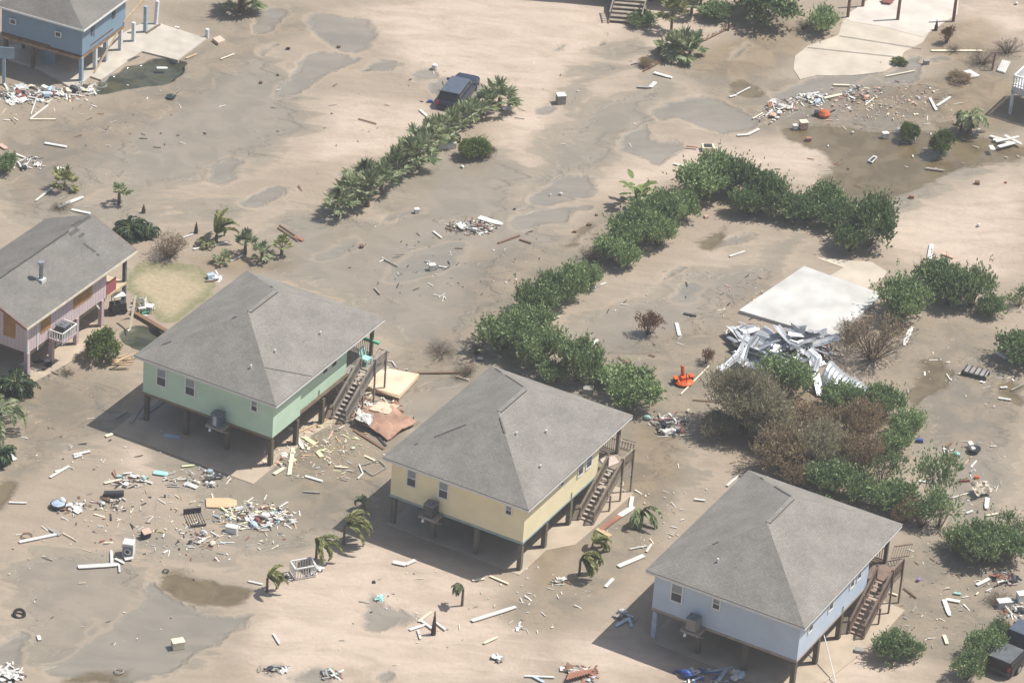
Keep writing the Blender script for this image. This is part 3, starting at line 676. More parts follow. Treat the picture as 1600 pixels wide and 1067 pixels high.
part('window_opening', MB().box(.0, .02, 4.2, 4.7, 3.3, 4.2).box(0, .02, 1.2, 1.45, 3.2, 4.1), SCR, bw_)
part('hanging_flap', MB().box(0, .02, 1.6, 1.7, 3.0, 4.0), ACM, bw_)
PW = pm('white_post', (.62, .65, .68), .6, .1); PBL = pm('blue_post', (.30, .40, .48), .6, .15)
for (x, y, m) in ((-.12, .12, PBL), (-.2, 2.24, PW), (-.2, 3.7, PBL), (-.2, 5.9, PW), (-6.5, .2, PIL), (-4.2, .2, PIL), (-2.9, 3, PIL), (-6, 3, PIL), (-2.9, 5.8, PIL), (-6, 5.8, PIL)):
    part('piling', MB().box(x-.13, x+.13, y-.13, y+.13, -.3, z0-.2), m, Bh)
part('partition', MB().box(-3.9, -3.0, 1.2, 1.3, .05, z0-.2).box(-3.9, -3.8, 1.3, 3.6, .05, z0-.2), WBG, Bh)
part('timber_wall', MB().box(-6.4, -4.2, 2.2, 2.3, 1.0, 1.2).box(-6.4, -6.2, 2.2, 2.35, 0, 1.9).box(-4.3, -4.1, 2.2, 2.35, 0, 1.9), JOIST, Bh)
part('porch_beam', MB().beam((.0, 5.9, 2.35), (.0, 8.9, 3.0), .1, .2).beam((.02, 5.0, 1.9), (.1, 1.6, .1), .1, .1), pm('raw_timber2', (.45, .35, .22), .8), Bh)
for i, (px_, py_, h, lbl) in enumerate(((208.5, 66, 1.6, 'white porch post standing alone nearest the blue grey house'), (227, 52, 2.2, 'bluish porch post holding a tan top beam'), (243, 39.5, 1.9, 'leaning white porch post at the far end of the beam'), (323.5, 59, .7, 'short white stub post at the right corner of the slab'))):
    solo('porch_post', MB().box(-.12, .12, -.12, .12, -.1, h), PW if i != 1 else PBL, lbl, 'post', G(px_, py_), (0, .12 if i == 2 else 0, BY))
solo('tan_beam', MB().beam(G(228, 52, 2.25)-G(228, 52, 2.25), G(250, 38, 2.5)-G(228, 52, 2.25), .12, .14), DECK, 'tan timber beam bridging the tops of two porch posts', 'timber beam', G(228, 52, 2.25))
def poly_slab(name, pts, z, th, mat, label, cat='concrete slab'):
    P = [G(*p) for p in pts]; c = sum(P, Vector())/len(P); b = MB(); n = len(P)
    if sum((P[i].x*P[(i+1) % n].y-P[(i+1) % n].x*P[i].y) for i in range(n)) < 0: P = P[::-1]
    P = [p-c for p in P]
    b.face([(p.x, p.y, z) for p in P]); b.face([(p.x, p.y, z-th) for p in P[::-1]])
    for i in range(n): q = P[(i+1) % n]; b.face([(P[i].x, P[i].y, z-th), (q.x, q.y, z-th), (q.x, q.y, z), (P[i].x, P[i].y, z)])
    return solo(name, b, mat, label, cat, c)
poly_slab('house_slab', [(-30, 80), (0, 90), (60, 108), (112, 140), (128, 132), (141, 121), (158, 127), (222, 82), (278, 96), (323, 62), (248, 38), (226, 36), (190, 55), (100, 60)], .1, .45, CONC, 'tan concrete slab broken along the flooded hole')
# basketball stand at the far left
bs_ = thing('basketball_stand', 'blue grey basketball backboard on post at the far left', 'basketball stand', G(6, 132))
part('pole', MB().box(-.11, .11, -.11, .11, -.1, 2.9), PBL, bs_)
part('backboard', MB().box(-.95, .75, -.16, -.11, 2.15, 3.05), pm('backboard_blue', (.25, .34, .42), .6, .12), bs_)
part('bracket', MB().box(-.6, .5, -.11, -.02, 2.4, 2.5).box(-.6, .5, -.11, -.02, 2.75, 2.85), PBL, bs_)

# ---------------------------------------------------------------- building with wide steps at the top edge
TO = G(975, 36); TT = Matrix.Translation(TO) @ Matrix.Rotation(.02, 4, 'Z')
Th = thing('raised_house', 'weathered raised house with wide wooden steps cut by the top edge', 'house', TO, 0)
DW = pm('driftwood_steps', (.30, .26, .21), .9, .2, 2)
sc = part('steps', MB().box(-1.2, -1.12, -.3, 2.2, .0, .12), DW, Th)
for k in range(5): part('tread', MB().box(-1.15+.06*k, 1.15+.06*k, -.1+.36*k, .22+.36*k, .12+.19*k, .18+.19*k), DW, sc)
for s in (-1.15, 1.3):
    m = MB(); m.beam((s, -.1, .85), (s+.35, 1.75, 1.8), .1, .07)
    for k in range(6): m.box(s+.07*k-.03, s+.07*k+.03, -.05+.34*k, .02+.34*k, .1+.15*k, .9+.18*k)
    part('handrail', m, DW, sc)
part('landing', MB().box(-.9, 1.6, 1.75, 4.0, 1.0, 1.12), pm('landing_tan', (.42, .36, .28), .9), Th)
part('wall', MB().box(-5.5, 6.5, 4.0, 12, 1.3, 4.4), pm('brown_boards', (.24, .2, .16), .8), Th)
part('roof', MB().face([(-6, 3.4, 4.4), (7, 3.4, 4.4), (7, 8, 6.2), (-6, 8, 6.2)]).face([(-6, 8, 6.2), (7, 8, 6.2), (7, 12.6, 4.4), (-6, 12.6, 4.4)]), SH2, Th)
for x in (-5.2, -2.2, 2.0, 5.8):
    for y in (4.2, 8, 11.8): part('piling', MB().box(x-.13, x+.13, y-.13, y+.13, -.2, 1.3), PIL, Th)
part('step_cheek', MB().box(1.5, 1.6, .6, 3.9, .0, 1.0), DECK, Th)

# ---------------------------------------------------------------- white house with railed deck at the right edge
WO = G(1578, 177); WT = thing('white_deck_house', 'white house corner with railed deck on tall posts at right edge', 'house', WO, 1.1-math.pi/2)
wd = part('deck', MB().box(-.1, 6, -.1, 3.8, 2.0, 2.22).box(-.1, 6, -.1, -.05, 1.7, 2.0), pm('grey_white_deck', (.55, .56, .58), .7), WT)
for (x, y) in ((0, 0), (2.9, 0), (5.8, 0), (0, 3.6), (2.9, 3.6), (5.8, 3.6)): part('post', MB().box(x-.1, x+.1, y-.1, y+.1, -.2, 2.0), PW, WT)
for a, c in (((-.05, 0), (5.9, 0)), ((-.05, 0), (-.05, 3.7))):
    m = MB(); A_ = Vector((*a, 0)); B_ = Vector((*c, 0)); nn = int((B_-A_).length/.2)
    m.beam(A_+Vector((0, 0, 3.1)), B_+Vector((0, 0, 3.1)), .12, .07).beam(A_+Vector((0, 0, 2.4)), B_+Vector((0, 0, 2.4)), .06, .06)
    for k in range(nn+1): p = A_.lerp(B_, k/nn); m.box(p.x-.035, p.x+.035, p.y-.035, p.y+.035, 2.22, 3.1)
    part('deck_railing', m, WHT, WT)
part('wall', MB().box(3.0, 10, 3.8, 10, 2.0, 4.7), pm('white_wall', (.6, .6, .6), .7), WT)
part('roof', MB().box(2.5, 10.5, 3.4, 10.5, 4.7, 5.1), SH2, WT)

# ---------------------------------------------------------------- vegetation
def leafmat(name, c1, c2, rough=.55, trans=.25):
    m = bpy.data.materials.new(name); m.use_nodes = True; n = m.node_tree.nodes; l = m.node_tree.links; b = n['Principled BSDF']
    b.inputs['Roughness'].default_value = rough; b.inputs['Specular IOR Level'].default_value = .35
    ge = n.new('ShaderNodeNewGeometry'); oi = n.new('ShaderNodeObjectInfo'); tc = n.new('ShaderNodeTexCoord')
    nz = n.new('ShaderNodeTexNoise'); nz.inputs['Scale'].default_value = 1.1; nz.inputs['Detail'].default_value = 3; l.new(tc.outputs['Object'], nz.inputs['Vector'])
    a = n.new('ShaderNodeMath'); a.operation = 'MULTIPLY_ADD'; a.inputs[1].default_value = .55; l.new(ge.outputs['Random Per Island'], a.inputs[0]); 
    mr = n.new('ShaderNodeMapRange'); mr.inputs[1].default_value = .3; mr.inputs[2].default_value = .7; mr.inputs[4].default_value = .5; l.new(nz.outputs['Fac'], mr.inputs[0]); l.new(mr.outputs[0], a.inputs[2])
    mx = n.new('ShaderNodeMix'); mx.data_type = 'RGBA'; mx.inputs[6].default_value = (*c1, 1); mx.inputs[7].default_value = (*c2, 1); l.new(a.outputs[0], mx.inputs[0])
    hs = n.new('ShaderNodeHueSaturation'); m3 = n.new('ShaderNodeMapRange'); m3.inputs[3].default_value = .82; m3.inputs[4].default_value = 1.2; l.new(oi.outputs['Random'], m3.inputs[0])
    l.new(m3.outputs[0], hs.inputs['Value']); l.new(mx.outputs[2], hs.inputs['Color']); l.new(hs.outputs[0], b.inputs['Base Color'])
    tr = n.new('ShaderNodeBsdfTranslucent'); l.new(hs.outputs[0], tr.inputs['Color']); ms = n.new('ShaderNodeMixShader'); ms.inputs[0].default_value = trans
    l.new(b.outputs[0], ms.inputs[1]); l.new(tr.outputs[0], ms.inputs[2]); l.new(ms.outputs[0], n['Material Output'].inputs['Surface'])
    return m
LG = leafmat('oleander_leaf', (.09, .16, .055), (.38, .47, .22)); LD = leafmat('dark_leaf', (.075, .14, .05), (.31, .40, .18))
LB = leafmat('bright_leaf', (.08, .13, .03), (.26, .32, .10)); LT = leafmat('tamarisk_leaf', (.20, .19, .12), (.50, .45, .30))
LBR = leafmat('brown_leaf', (.17, .13, .08), (.44, .33, .20)); LGR = leafmat('grey_twig', (.12, .10, .08), (.25, .22, .18))
LPM = leafmat('palm_leaf', (.10, .15, .06), (.42, .46, .27), .45); LCY = leafmat('cycad_leaf', (.02, .05, .025), (.07, .12, .05), .4)
LPY = leafmat('yellow_palm_leaf', (.13, .17, .05), (.45, .43, .20), .5); LRD = leafmat('rusty_leaf', (.13, .065, .03), (.30, .16, .08))
BK = pm('bark', (.12, .09, .065), .9, .3, 4); BKP = pm('palm_bark', (.16, .12, .085), .9, .3, 5, .4); BKD = pm('dark_bark', (.07, .055, .045), .9, .3, 4)
def unit(a): return a/(np.linalg.norm(a, axis=-1, keepdims=True)+1e-9)
def leaves(C, D, L, W, rs, mat, name='foliage'):
    """diamond leaves: C base, D direction, L length, W width"""
    n = len(C); D = unit(D); r = unit(rs.normal(size=(n, 3))); S = unit(np.cross(D, r)); N = np.cross(S, D)
    L = np.broadcast_to(np.asarray(L, float).reshape(-1, 1), (n, 1)); W = np.broadcast_to(np.asarray(W, float).reshape(-1, 1), (n, 1))
    tip = C+D*L+N*L*.12; mid = C+D*L*.45
    V = np.stack([C, mid+S*W, tip, mid-S*W], 1).reshape(-1, 3)
    return fastmesh(name, V, np.arange(4*n).reshape(-1, 4), mat)
def lobes(rs, n, H):
    """crown as overlapping lobes inside a unit footprint"""
    a = rs.uniform(0, 6.28, n); r = np.sqrt(rs.uniform(.0, 1, n))*.74
    rad = rs.uniform(.16, .42, n)*(1-.2*r); z = H*(.38+.5*(1-.7*r)*rs.uniform(.2, 1.35, n))
    return np.stack([r*np.cos(a), r*np.sin(a), z], 1), rad
def bush_mesh(seed, H, tw, mat, leafl=.1, leafw=.018, per=9, upr=.6, nl=14, dens=1., fill=.35, flat=1.0):
    """unit bush (radius 1): twigs over lobes, each carrying a spray of leaves"""
    rs = np.random.RandomState(seed); P, R = lobes(rs, nl, H)
    w_ = R**2/np.sum(R**2); k = rs.choice(nl, tw, p=w_); d = unit(rs.normal(size=(tw, 3))); d[:, 2] = np.where(rs.rand(tw) < .75, np.abs(d[:, 2]), d[:, 2])
    rr = R[k][:, None]*(1-fill*rs.rand(tw, 1)**2); B = P[k]+d*rr*np.array([1, 1, flat]); B[:, 2] = np.maximum(B[:, 2], .03+.1*rs.rand(tw))
    T = unit(d+np.array([0, 0, upr])+rs.normal(size=(tw, 3))*.3); Lt = leafl*rs.uniform(1.2, 3.4, (tw, 1))*(1+.8*(rs.rand(tw, 1) > .85))
    t = rs.rand(tw, per, 1); C = B[:, None]+T[:, None]*Lt[:, None]*t
    D = T[:, None]*.9+rs.normal(size=(tw, per, 3))*.55
    C = C.reshape(-1, 3); D = D.reshape(-1, 3); D[:, 2] += .1
    L = leafl*rs.uniform(.6, 1.25, len(C))
    return leaves(C, D, L, L*leafw/leafl*rs.uniform(.8, 1.3, len(C)), rs, mat)
def stems_mesh(seed, H, n, mat, rad=.02, spread=.7, sub=2, name='stems'):
    rs = random.Random(seed); b = MB()
    for k in range(n):
        a = rs.uniform(0, 6.28); r = spread*rs.uniform(.2, 1); z = H*rs.uniform(.5, .95)
        p0 = Vector((math.cos(a)*.06, math.sin(a)*.06, -.02)); p2 = Vector((r*math.cos(a), r*math.sin(a), z)); p1 = p0.lerp(p2, .5)+Vector((rs.uniform(-.08, .08), rs.uniform(-.08, .08), .08*H))
        b.tube([p0, p1, p2], [rad, rad*.7, rad*.25], 5, False)
        for j in range(sub):
            q = p1.lerp(p2, rs.uniform(0, .8)); e = q+Vector((rs.uniform(-.3, .3), rs.uniform(-.3, .3), rs.uniform(.05, .3)*H))
            b.tube([q, e], [rad*.4, rad*.12], 4, False)
            for i in range(2):
                q2 = q.lerp(e, rs.uniform(.3, .9)); b.tube([q2, q2+Vector((rs.uniform(-.2, .2), rs.uniform(-.2, .2), rs.uniform(0, .18)*H))], [rad*.2, rad*.08], 3, False)
    me = b.mesh(name); me.materials.append(mat); return me
TPL = {}
def tpl(k):
    if k in TPL: return TPL[k]
    kind, v = k; s = 10*v+sum(map(ord, kind)) % 97
    if kind == 'ole': f = bush_mesh(s, .95, 640, LG, .135, .027, 10, 1.6, 20, fill=.75); st = stems_mesh(s, 1.1, 24, BK, .014, .95)
    elif kind == 'dark': f = bush_mesh(s, .9, 700, LD, .12, .03, 10, 1.2, 20, fill=.75); st = stems_mesh(s, 1.1, 22, BK, .014, .95)
    elif kind == 'bright': f = bush_mesh(s, .95, 1500, LB, .08, .027, 9, .5, 12, fill=.3); st = stems_mesh(s, .9, 10, BK)
    elif kind == 'tam': f = bush_mesh(s, .9, 2000, LT, .085, .010, 12, 1.1, 30, fill=.85); st = stems_mesh(s, .95, 26, BK, .022)
    elif kind == 'brown': f = bush_mesh(s, .85, 1150, LBR, .08, .013, 11, .9, 30, fill=1.); st = stems_mesh(s, .9, 26, BK, .02)
    elif kind == 'rust': f = bush_mesh(s, 1.2, 420, LRD, .08, .026, 8, .3, 11, fill=.7); st = stems_mesh(s, 1.2, 12, BKD, .03)
    elif kind == 'sparse': f = bush_mesh(s, 1.2, 230, LG, .11, .024, 9, .8, 15, fill=.7); st = stems_mesh(s, 1.1, 20, BK, .016)
    elif kind == 'bare': f = bush_mesh(s, .9, 420, LGR, .06, .006, 5, .6, 14, fill=.7); st = stems_mesh(s, .95, 46, BK, .014, .95, 4)
    elif kind == 'brush': f = bush_mesh(s, .95, 700, LBR, .05, .009, 8, .5, 18, fill=.8); st = stems_mesh(s, 1.0, 50, BK, .014, .95, 4)
    TPL[k] = (f, st); return TPL[k]
def bush(x, y, rpx, kind, label, group=None, sz=1., v=None, name='shrub', cat='shrub', zs=1.):
    """x,y: photo position of the middle of the crown; rpx: crown radius in photo pixels"""
    g0 = G(x, y); dist = (Vector((0, 0, CZ))-g0).length; R = rpx*dist/F*1.17; H = R*.95*zs
    p = G(x, y, H*.45); p.z = -.05
    v = v if v is not None else bush.n % 3; bush.n += 1; zs *= .85+.35*((bush.n*29) % 7)/6
    f, st = tpl((kind, v)); t = thing(name, label, cat, p, random.Random(bush.n*7).uniform(0, 6.28), group); k1, k2 = .82+.4*((bush.n*17) % 9)/8, .85+.35*((bush.n*41) % 7)/6; t.scale = (R*k1, R*k2, R*zs)
    part('foliage', f, None, t); part('stems', st, None, t); return t
bush.n = 0
# ---- oleander hedge running up the middle and round the corner
HG = 'oleander bushes of the long hedge'
hedge = [(788, 528, 36, 'lowest left oleander of the hedge, beside the yellow roof'), (822, 506, 30, 'oleander just above the lowest left hedge bush'), (842, 552, 34, 'pale green oleander bulging right near the yellow roof peak'),
 (838, 478, 31, 'hedge oleander left of the two pale pipes'), (868, 466, 28, 'hedge oleander just up from the white pipe scrap'), (893, 452, 27, 'hedge oleander third below the brown bare gap'), (920, 432, 25, 'last hedge oleander below the brown bare gap'),
 (955, 392, 27, 'first hedge oleander above the brown bare gap'), (978, 405, 22, 'low hedge oleander beside red brown twigs'), (985, 368, 29, 'tall hedge oleander above the bare gap'), (1008, 350, 30, 'hedge oleander below the big leaved banana plant'),
 (1030, 372, 24, 'hedge oleander overhanging the tan yard'), (1040, 338, 30, 'mid hedge oleander right of the banana plant'), (1068, 326, 27, 'hedge oleander at the inner corner'), (1098, 292, 36, 'big tall oleander at the hedge corner'),
 (1120, 262, 27, 'topmost oleander of the hedge corner'), (1145, 282, 32, 'dense corner oleander second from the top'), (1175, 298, 30, 'hedge oleander right of the corner'), (1172, 322, 24, 'shaded low oleander inside the corner'),
 (1205, 312, 29, 'hedge oleander second right of the corner'), (1235, 328, 28, 'hedge oleander over the shaded bank'), (1262, 332, 27, 'hedge oleander in the middle of the right arm'), (1290, 318, 27, 'hedge oleander rising above the right arm'), (1306, 344, 24, 'hedge oleander before the end bush'),
 (1330, 378, 26, 'low oleander left of the end bush'), (1360, 362, 40, 'big round oleander ending the right arm of the hedge')]
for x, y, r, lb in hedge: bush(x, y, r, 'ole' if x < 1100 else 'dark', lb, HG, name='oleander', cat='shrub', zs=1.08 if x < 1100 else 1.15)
HG2 = 'oleander bushes behind the yellow house'
for x, y, r, lb in ((905, 577, 36, 'oleander behind the yellow roof, left of the roundest one'), (868, 585, 24, 'small oleander touching the yellow roof edge'), (938, 588, 22, 'short oleander between two larger ones by the yellow roof'), (985, 615, 38, 'round pale oleander at right corner of the yellow roof')):
    bush(x, y, r, 'ole', lb, HG2, name='oleander')
HG3 = 'green bushes right of the concrete slab'
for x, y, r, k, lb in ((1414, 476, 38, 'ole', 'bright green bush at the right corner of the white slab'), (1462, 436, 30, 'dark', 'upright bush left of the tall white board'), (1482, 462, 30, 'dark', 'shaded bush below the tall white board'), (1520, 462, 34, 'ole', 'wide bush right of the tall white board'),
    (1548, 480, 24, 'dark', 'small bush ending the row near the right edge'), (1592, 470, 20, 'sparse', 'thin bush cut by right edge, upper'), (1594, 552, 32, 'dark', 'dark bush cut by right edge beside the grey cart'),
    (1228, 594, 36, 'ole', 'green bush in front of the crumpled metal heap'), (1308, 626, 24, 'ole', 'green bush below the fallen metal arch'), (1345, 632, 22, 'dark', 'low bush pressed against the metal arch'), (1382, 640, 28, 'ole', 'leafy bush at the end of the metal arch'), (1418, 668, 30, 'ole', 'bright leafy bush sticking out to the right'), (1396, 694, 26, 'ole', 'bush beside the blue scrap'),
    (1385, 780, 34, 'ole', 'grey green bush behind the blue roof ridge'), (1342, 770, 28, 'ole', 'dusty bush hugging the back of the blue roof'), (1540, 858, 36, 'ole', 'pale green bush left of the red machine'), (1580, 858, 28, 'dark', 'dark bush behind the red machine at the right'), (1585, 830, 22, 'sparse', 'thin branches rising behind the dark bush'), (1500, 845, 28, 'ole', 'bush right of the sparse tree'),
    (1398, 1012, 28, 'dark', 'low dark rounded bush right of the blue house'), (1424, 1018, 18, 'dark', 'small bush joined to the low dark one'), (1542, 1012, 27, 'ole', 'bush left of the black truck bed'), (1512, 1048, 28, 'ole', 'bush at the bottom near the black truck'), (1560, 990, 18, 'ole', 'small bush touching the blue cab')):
    bush(x, y, r, k, lb, HG3, name='bush')
GM = 'brown brush thicket behind the blue house'
for x, y, r, k, lb in ((1165, 648, 54, 'tam', 'big feathery grey green tamarisk left of the thicket'), (1122, 665, 30, 'tam', 'small feathery tamarisk at the left rim of the thicket'), (1210, 668, 40, 'tam', 'feathery tamarisk mixed with brown brush'),
    (1265, 662, 36, 'brown', 'reddish brown brush below the green bush'), (1225, 712, 44, 'brown', 'brown brush at the left above the blue roof peak'), (1285, 708, 44, 'tam', 'dusty olive brush in the middle of the thicket'), (1340, 672, 42, 'brown', 'rust brown brush at the upper right of the thicket'),
    (1345, 722, 38, 'brown', 'brown brush at right of the thicket'), (1312, 690, 34, 'brush', 'bare twiggy brush poking out of the thicket'), (1258, 728, 34, 'brush', 'twiggy brush near the blue roof peak'), (1300, 750, 32, 'dark', 'dark brush against the blue roof back edge'), (1378, 742, 30, 'sparse', 'thin greenish brush at the right rim of the thicket'), (1418, 800, 24, 'brown', 'red brown brush beside the corner of the blue roof'), (1245, 745, 26, 'brown', 'low brown brush touching the blue roof')):
    bush(x, y, r, k, lb, GM, name='brush', zs=1.1)
for x, y, r, lb in ((1458, 765, 36, 'tall thin green sapling left of the white sheet'), (1470, 805, 34, 'thin sapling below the tall one'), (1440, 810, 24, 'wispy sapling near the brown brush')): bush(x, y, r, 'sparse', lb, 'thin saplings', name='sapling', cat='tree', zs=1.3)
# ---- singles
bush(160, 545, 29, 'bright', 'bright green round shrub between pink and green houses')
bush(745, 235, 21, 'bright', 'rounded green shrub with a brown side near the palm row', sz=1)
bush(758, 238, 14, 'brown', 'dead brown half of the rounded shrub near the palm row')
bush(1421, 210, 16, 'bright', 'small round shrub beside a white sheet in brown water', name='round_shrub')
bush(1471, 229, 21, 'bright', 'larger round olive shrub standing in brown water', name='round_shrub')
bush(8, 258, 20, 'ole', 'green bush cut by the left edge above the white scraps')
bush(1196, 14, 46, 'dark', 'dark tangled bush at the top edge left of the slab', zs=.9)
bush(1284, 38, 25, 'ole', 'leafy green bush at the left rim of the pale slab')
bush(1256, 40, 13, 'bare', 'bare twiggy shrub left of the leafy green bush')
bush(1405, 97, 12, 'bright', 'small flattened green plant on the corner of pale slab', zs=.5)
bush(1013, 513, 21, 'rust', 'dry rusty brown leafed small tree in the tan yard', name='small_tree', cat='tree', zs=1.0)
bush(1104, 560, 11, 'rust', 'tiny rusty sapling near the orange mower', name='sapling', cat='tree', zs=1.2)
bush(265, 388, 32, 'brush', 'grey brown bare shrub behind the pink house')
bush(1366, 535, 50, 'brush', 'tall bare tree with grey branches by the metal heap', name='bare_tree', cat='tree', zs=1.15)
bush(1330, 520, 26, 'bare', 'bare thin branches standing at the slab corner', name='bare_tree', cat='tree', zs=1.3)
bush(105, 580, 15, 'bare', 'flattened dry twigs between the pink and green houses', zs=.4)
bush(690, 546, 30, 'bare', 'fallen grey dead tree lying on wet mud', zs=.35, name='dead_tree', cat='tree')
bush(728, 580, 24, 'bare', 'dark dead brush beside the oleander and yellow roof', zs=.5)
bush(745, 548, 18, 'bare', 'tangle of dead branches at the foot of the hedge', zs=.6)
bush(926, 398, 20, 'bare', 'bare brown gap shrub in the middle of the hedge')
bush(95, 322, 16, 'bare', 'dry brown twigs behind the pink roof', zs=.5)
bush(1500, 122, 17, 'brown', 'red brown dry brush below the white panel at top right', zs=.6)
bush(1535, 92, 24, 'bare', 'dark leafless brush at the top right', zs=.7)
bush(1575, 75, 26, 'bare', 'leafless brush near the right edge, top', zs=.6)
bush(1489, 78, 14, 'bare', 'fallen twigs beside the long pale board', zs=.5)
bush(1480, 60, 14, 'rust', 'upright dry brown plant near the leaning post', zs=1.1)
bush(1010, 98, 15, 'brown', 'dry reeds at the lower end of the fallen fence', zs=.7)
bush(1400, 985, 8, 'dark', 'tiny dark tuft above the low bush', zs=.6)
bush(1560, 935, 20, 'bare', 'bare twigs beside the red machine at the right edge', zs=.6)
bush(1120, 20, 22, 'dark', 'shaded shrub beneath the raised house at the top', zs=.8)
bush(1000, 32, 20, 'dark', 'dark shrub by the steps of the raised house', zs=.5)

# ---- palms
def pinnate(b, base, az, el, L, droop, n=16, wd=.05, ll=.35, rs=None, hug=False):
    """feather frond: curved rachis with leaflets; returns leaf arrays"""
    C = []; D = []; LL = []; p = Vector(base); e = el; pts = [p.copy()]
    for k in range(n):
        d = Vector((math.cos(az)*math.cos(e), math.sin(az)*math.cos(e), math.sin(e))); p = p+d*(L/n); pts.append(p.copy()); e -= droop/n*(1+.8*k/n)
        t = (k+1)/n; s = Vector((-math.sin(az), math.cos(az), 0)); l_ = ll*(math.sin(math.pi*min(1, .15+.85*t))**.6)
        for sg in (-1, 1):
            C.append(tuple(p)); D.append(tuple(d*1.1+s*sg*.42+Vector((0, 0, -.45))) if hug else tuple(d*.75+s*sg*.85+Vector((0, 0, -.30)))); LL.append(max(.06, l_))
    b.tube(pts, [.022*(1-.8*i/n) for i in range(n+1)], 4, False); return C, D, LL
def palm(x, y, h, fr, L, label, kind='feather', wind=None, group=None, name='palm', mat=None, trunk=True, lean=(0, 0), seed=0, tilt=.9, zb=0, rt_=.1):
    rs = random.Random(seed+int(x)*13+int(y)); nr = np.random.RandomState(int(x)*7 % 9999+seed)
    t = thing(name, label, 'palm', G(x, y), 0, group); top = Vector((lean[0], lean[1], h)); mat = mat or LPM
    if trunk:
        q = MB(); q.tube([(0, 0, -.1), (lean[0]*.3, lean[1]*.3, h*.5), top], [rt_*1.25, rt_, rt_*.8], 8)
        for k in range(int(h/.16)): z = .08+k*.16; q.tube([(lean[0]*z/h*.8, lean[1]*z/h*.8, z-.03), (lean[0]*z/h*.8, lean[1]*z/h*.8, z+.05)], [rt_*1.25, rt_*1.02], 8, False)
        part('trunk', q, BKP, t)
    b = MB(); C = []; D = []; LL = []
    if kind == 'feather':
        for k in range(fr+(5 if wind is not None else 0)):
            az = wind+rs.uniform(-.9, .9) if wind is not None else 6.28*k/fr+rs.uniform(-.2, .2)
            el = tilt*rs.uniform(.5, 1.9) if wind is not None else rs.uniform(.1, 1.2)
            c, d, l_ = pinnate(b, top, az, el, L*rs.uniform(1.1, 1.6), rs.uniform(1.3, 2.3), n=26, ll=.46*min(1, L/1.2), hug=wind is not None); C += c; D += d; LL += l_
        if b.v: part('frond_ribs', b, LPY, t)
        part('fronds', leaves(np.array(C), np.array(D), np.array(LL), np.array(LL)*(.2 if wind is not None else .13)+.014, nr, mat, 'fronds'), None, t)
    else:
        for k in range(fr):
            az = 6.28*k/fr*2.4+rs.uniform(-.3, .3); el = rs.uniform(-.5, 1.35); d = Vector((math.cos(az)*math.cos(el), math.sin(az)*math.cos(el), math.sin(el)))
            pl = L*rs.uniform(.45, .7); c = top+d*pl; b.tube([top, c], [.018, .012], 4, False); s = d.cross(Vector((0, 0, 1))).normalized(); u_ = s.cross(d)
            R = L*rs.uniform(.5, .68)
            for j in range(13):
                a = -1.9+3.8*j/12; dd = d*math.cos(a)*1.0+s*math.sin(a)+u_*rs.uniform(.1, .25)-Vector((0, 0, .12*abs(a))); C.append(tuple(c)); D.append(tuple(dd)); LL.append(R*(1-.25*abs(a)/1.9))
        part('leaf_stalks', b, LPY, t)
        part('fan_leaves', leaves(np.array(C), np.array(D), np.array(LL), np.array(LL)*.13+.01, nr, mat, 'fan_leaves'), None, t)
    return t
PR = 'fan palms planted in a diagonal row'
rowp = [(528, 338, 'lowest fan palm at the left end of the row'), (548, 322, 'second fan palm from the left end of the row'), (574, 322, 'third fan palm of the row, front side'), (566, 300, 'fourth fan palm of the row, with the tall back frond'), (596, 302, 'fifth fan palm of the row, mid green'), (616, 278, 'sixth fan palm of the row, left of the drooping one'),
  (632, 268, 'seventh fan palm of the row'), (654, 264, 'eighth fan palm with a drooping dead leaf'), (650, 246, 'ninth fan palm of the row'), (670, 238, 'tenth fan palm, left of the white cooler wreck'), (686, 224, 'eleventh fan palm above the white cooler wreck'), (706, 212, 'twelfth fan palm with reddish base'),
  (722, 200, 'thirteenth fan palm, near the tail of the dark car'), (738, 190, 'fourteenth fan palm, right of the dark car'), (757, 180, 'fifteenth fan palm of the row, second from its right end'), (780, 172, 'last fan palm at the right end of the row')]
for i, (x, y, lb) in enumerate(rowp): palm(x, y, (.75 if 10 < i < 15 else 1.0)+.3*((i*37) % 5)/5, 15, (1.05 if 10 < i < 15 else 1.3)+.2*((i*53) % 4)/4, lb, 'fan', group=PR, seed=i, name='fan_palm', rt_=.14)
palm(1062, 92, .9, 22, 1.5, 'dense fan palm clump by the fallen fence at the top', 'fan', name='fan_palm'); palm(1048, 88, .8, 16, 1.3, 'smaller fan palm left in the clump by the fallen fence', 'fan', name='fan_palm', seed=4); palm(1078, 84, .8, 16, 1.3, 'smaller fan palm right in the clump by the fallen fence', 'fan', name='fan_palm', seed=8)
palm(1049, 48, 1.7, 14, 1.3, 'tall thin palm beside the top raised house', 'fan', name='fan_palm', mat=LPY, rt_=.09, lean=(-.1, 0)); palm(1080, 24, 1.1, 18, 1.3, 'fan palm at the top beside the raised house', 'fan', name='fan_palm')
palm(378, 18, 1.0, 26, 1.7, 'dark dense palm clump at the top edge left', 'fan', name='fan_palm', mat=LPM, rt_=.3)
palm(203, 368, .55, 30, 1.3, 'large cycad with stiff fronds behind the pink house', 'feather', name='cycad', mat=LCY, rt_=.16); palm(232, 368, .4, 18, .8, 'smaller cycad right of the large one', 'feather', name='cycad', mat=LCY)
palm(24, 612, .5, 30, 1.25, 'dark cycad at the left edge below the pink house', 'feather', name='cycad', mat=LCY, rt_=.16); palm(-2, 672, 1.2, 16, 1.9, 'palm with long arching fronds cut by the left edge', 'feather', name='palm', mat=LPM); palm(-4, 722, .6, 26, 1.1, 'dark cycad cut by the left edge', 'feather', name='cycad', mat=LCY)
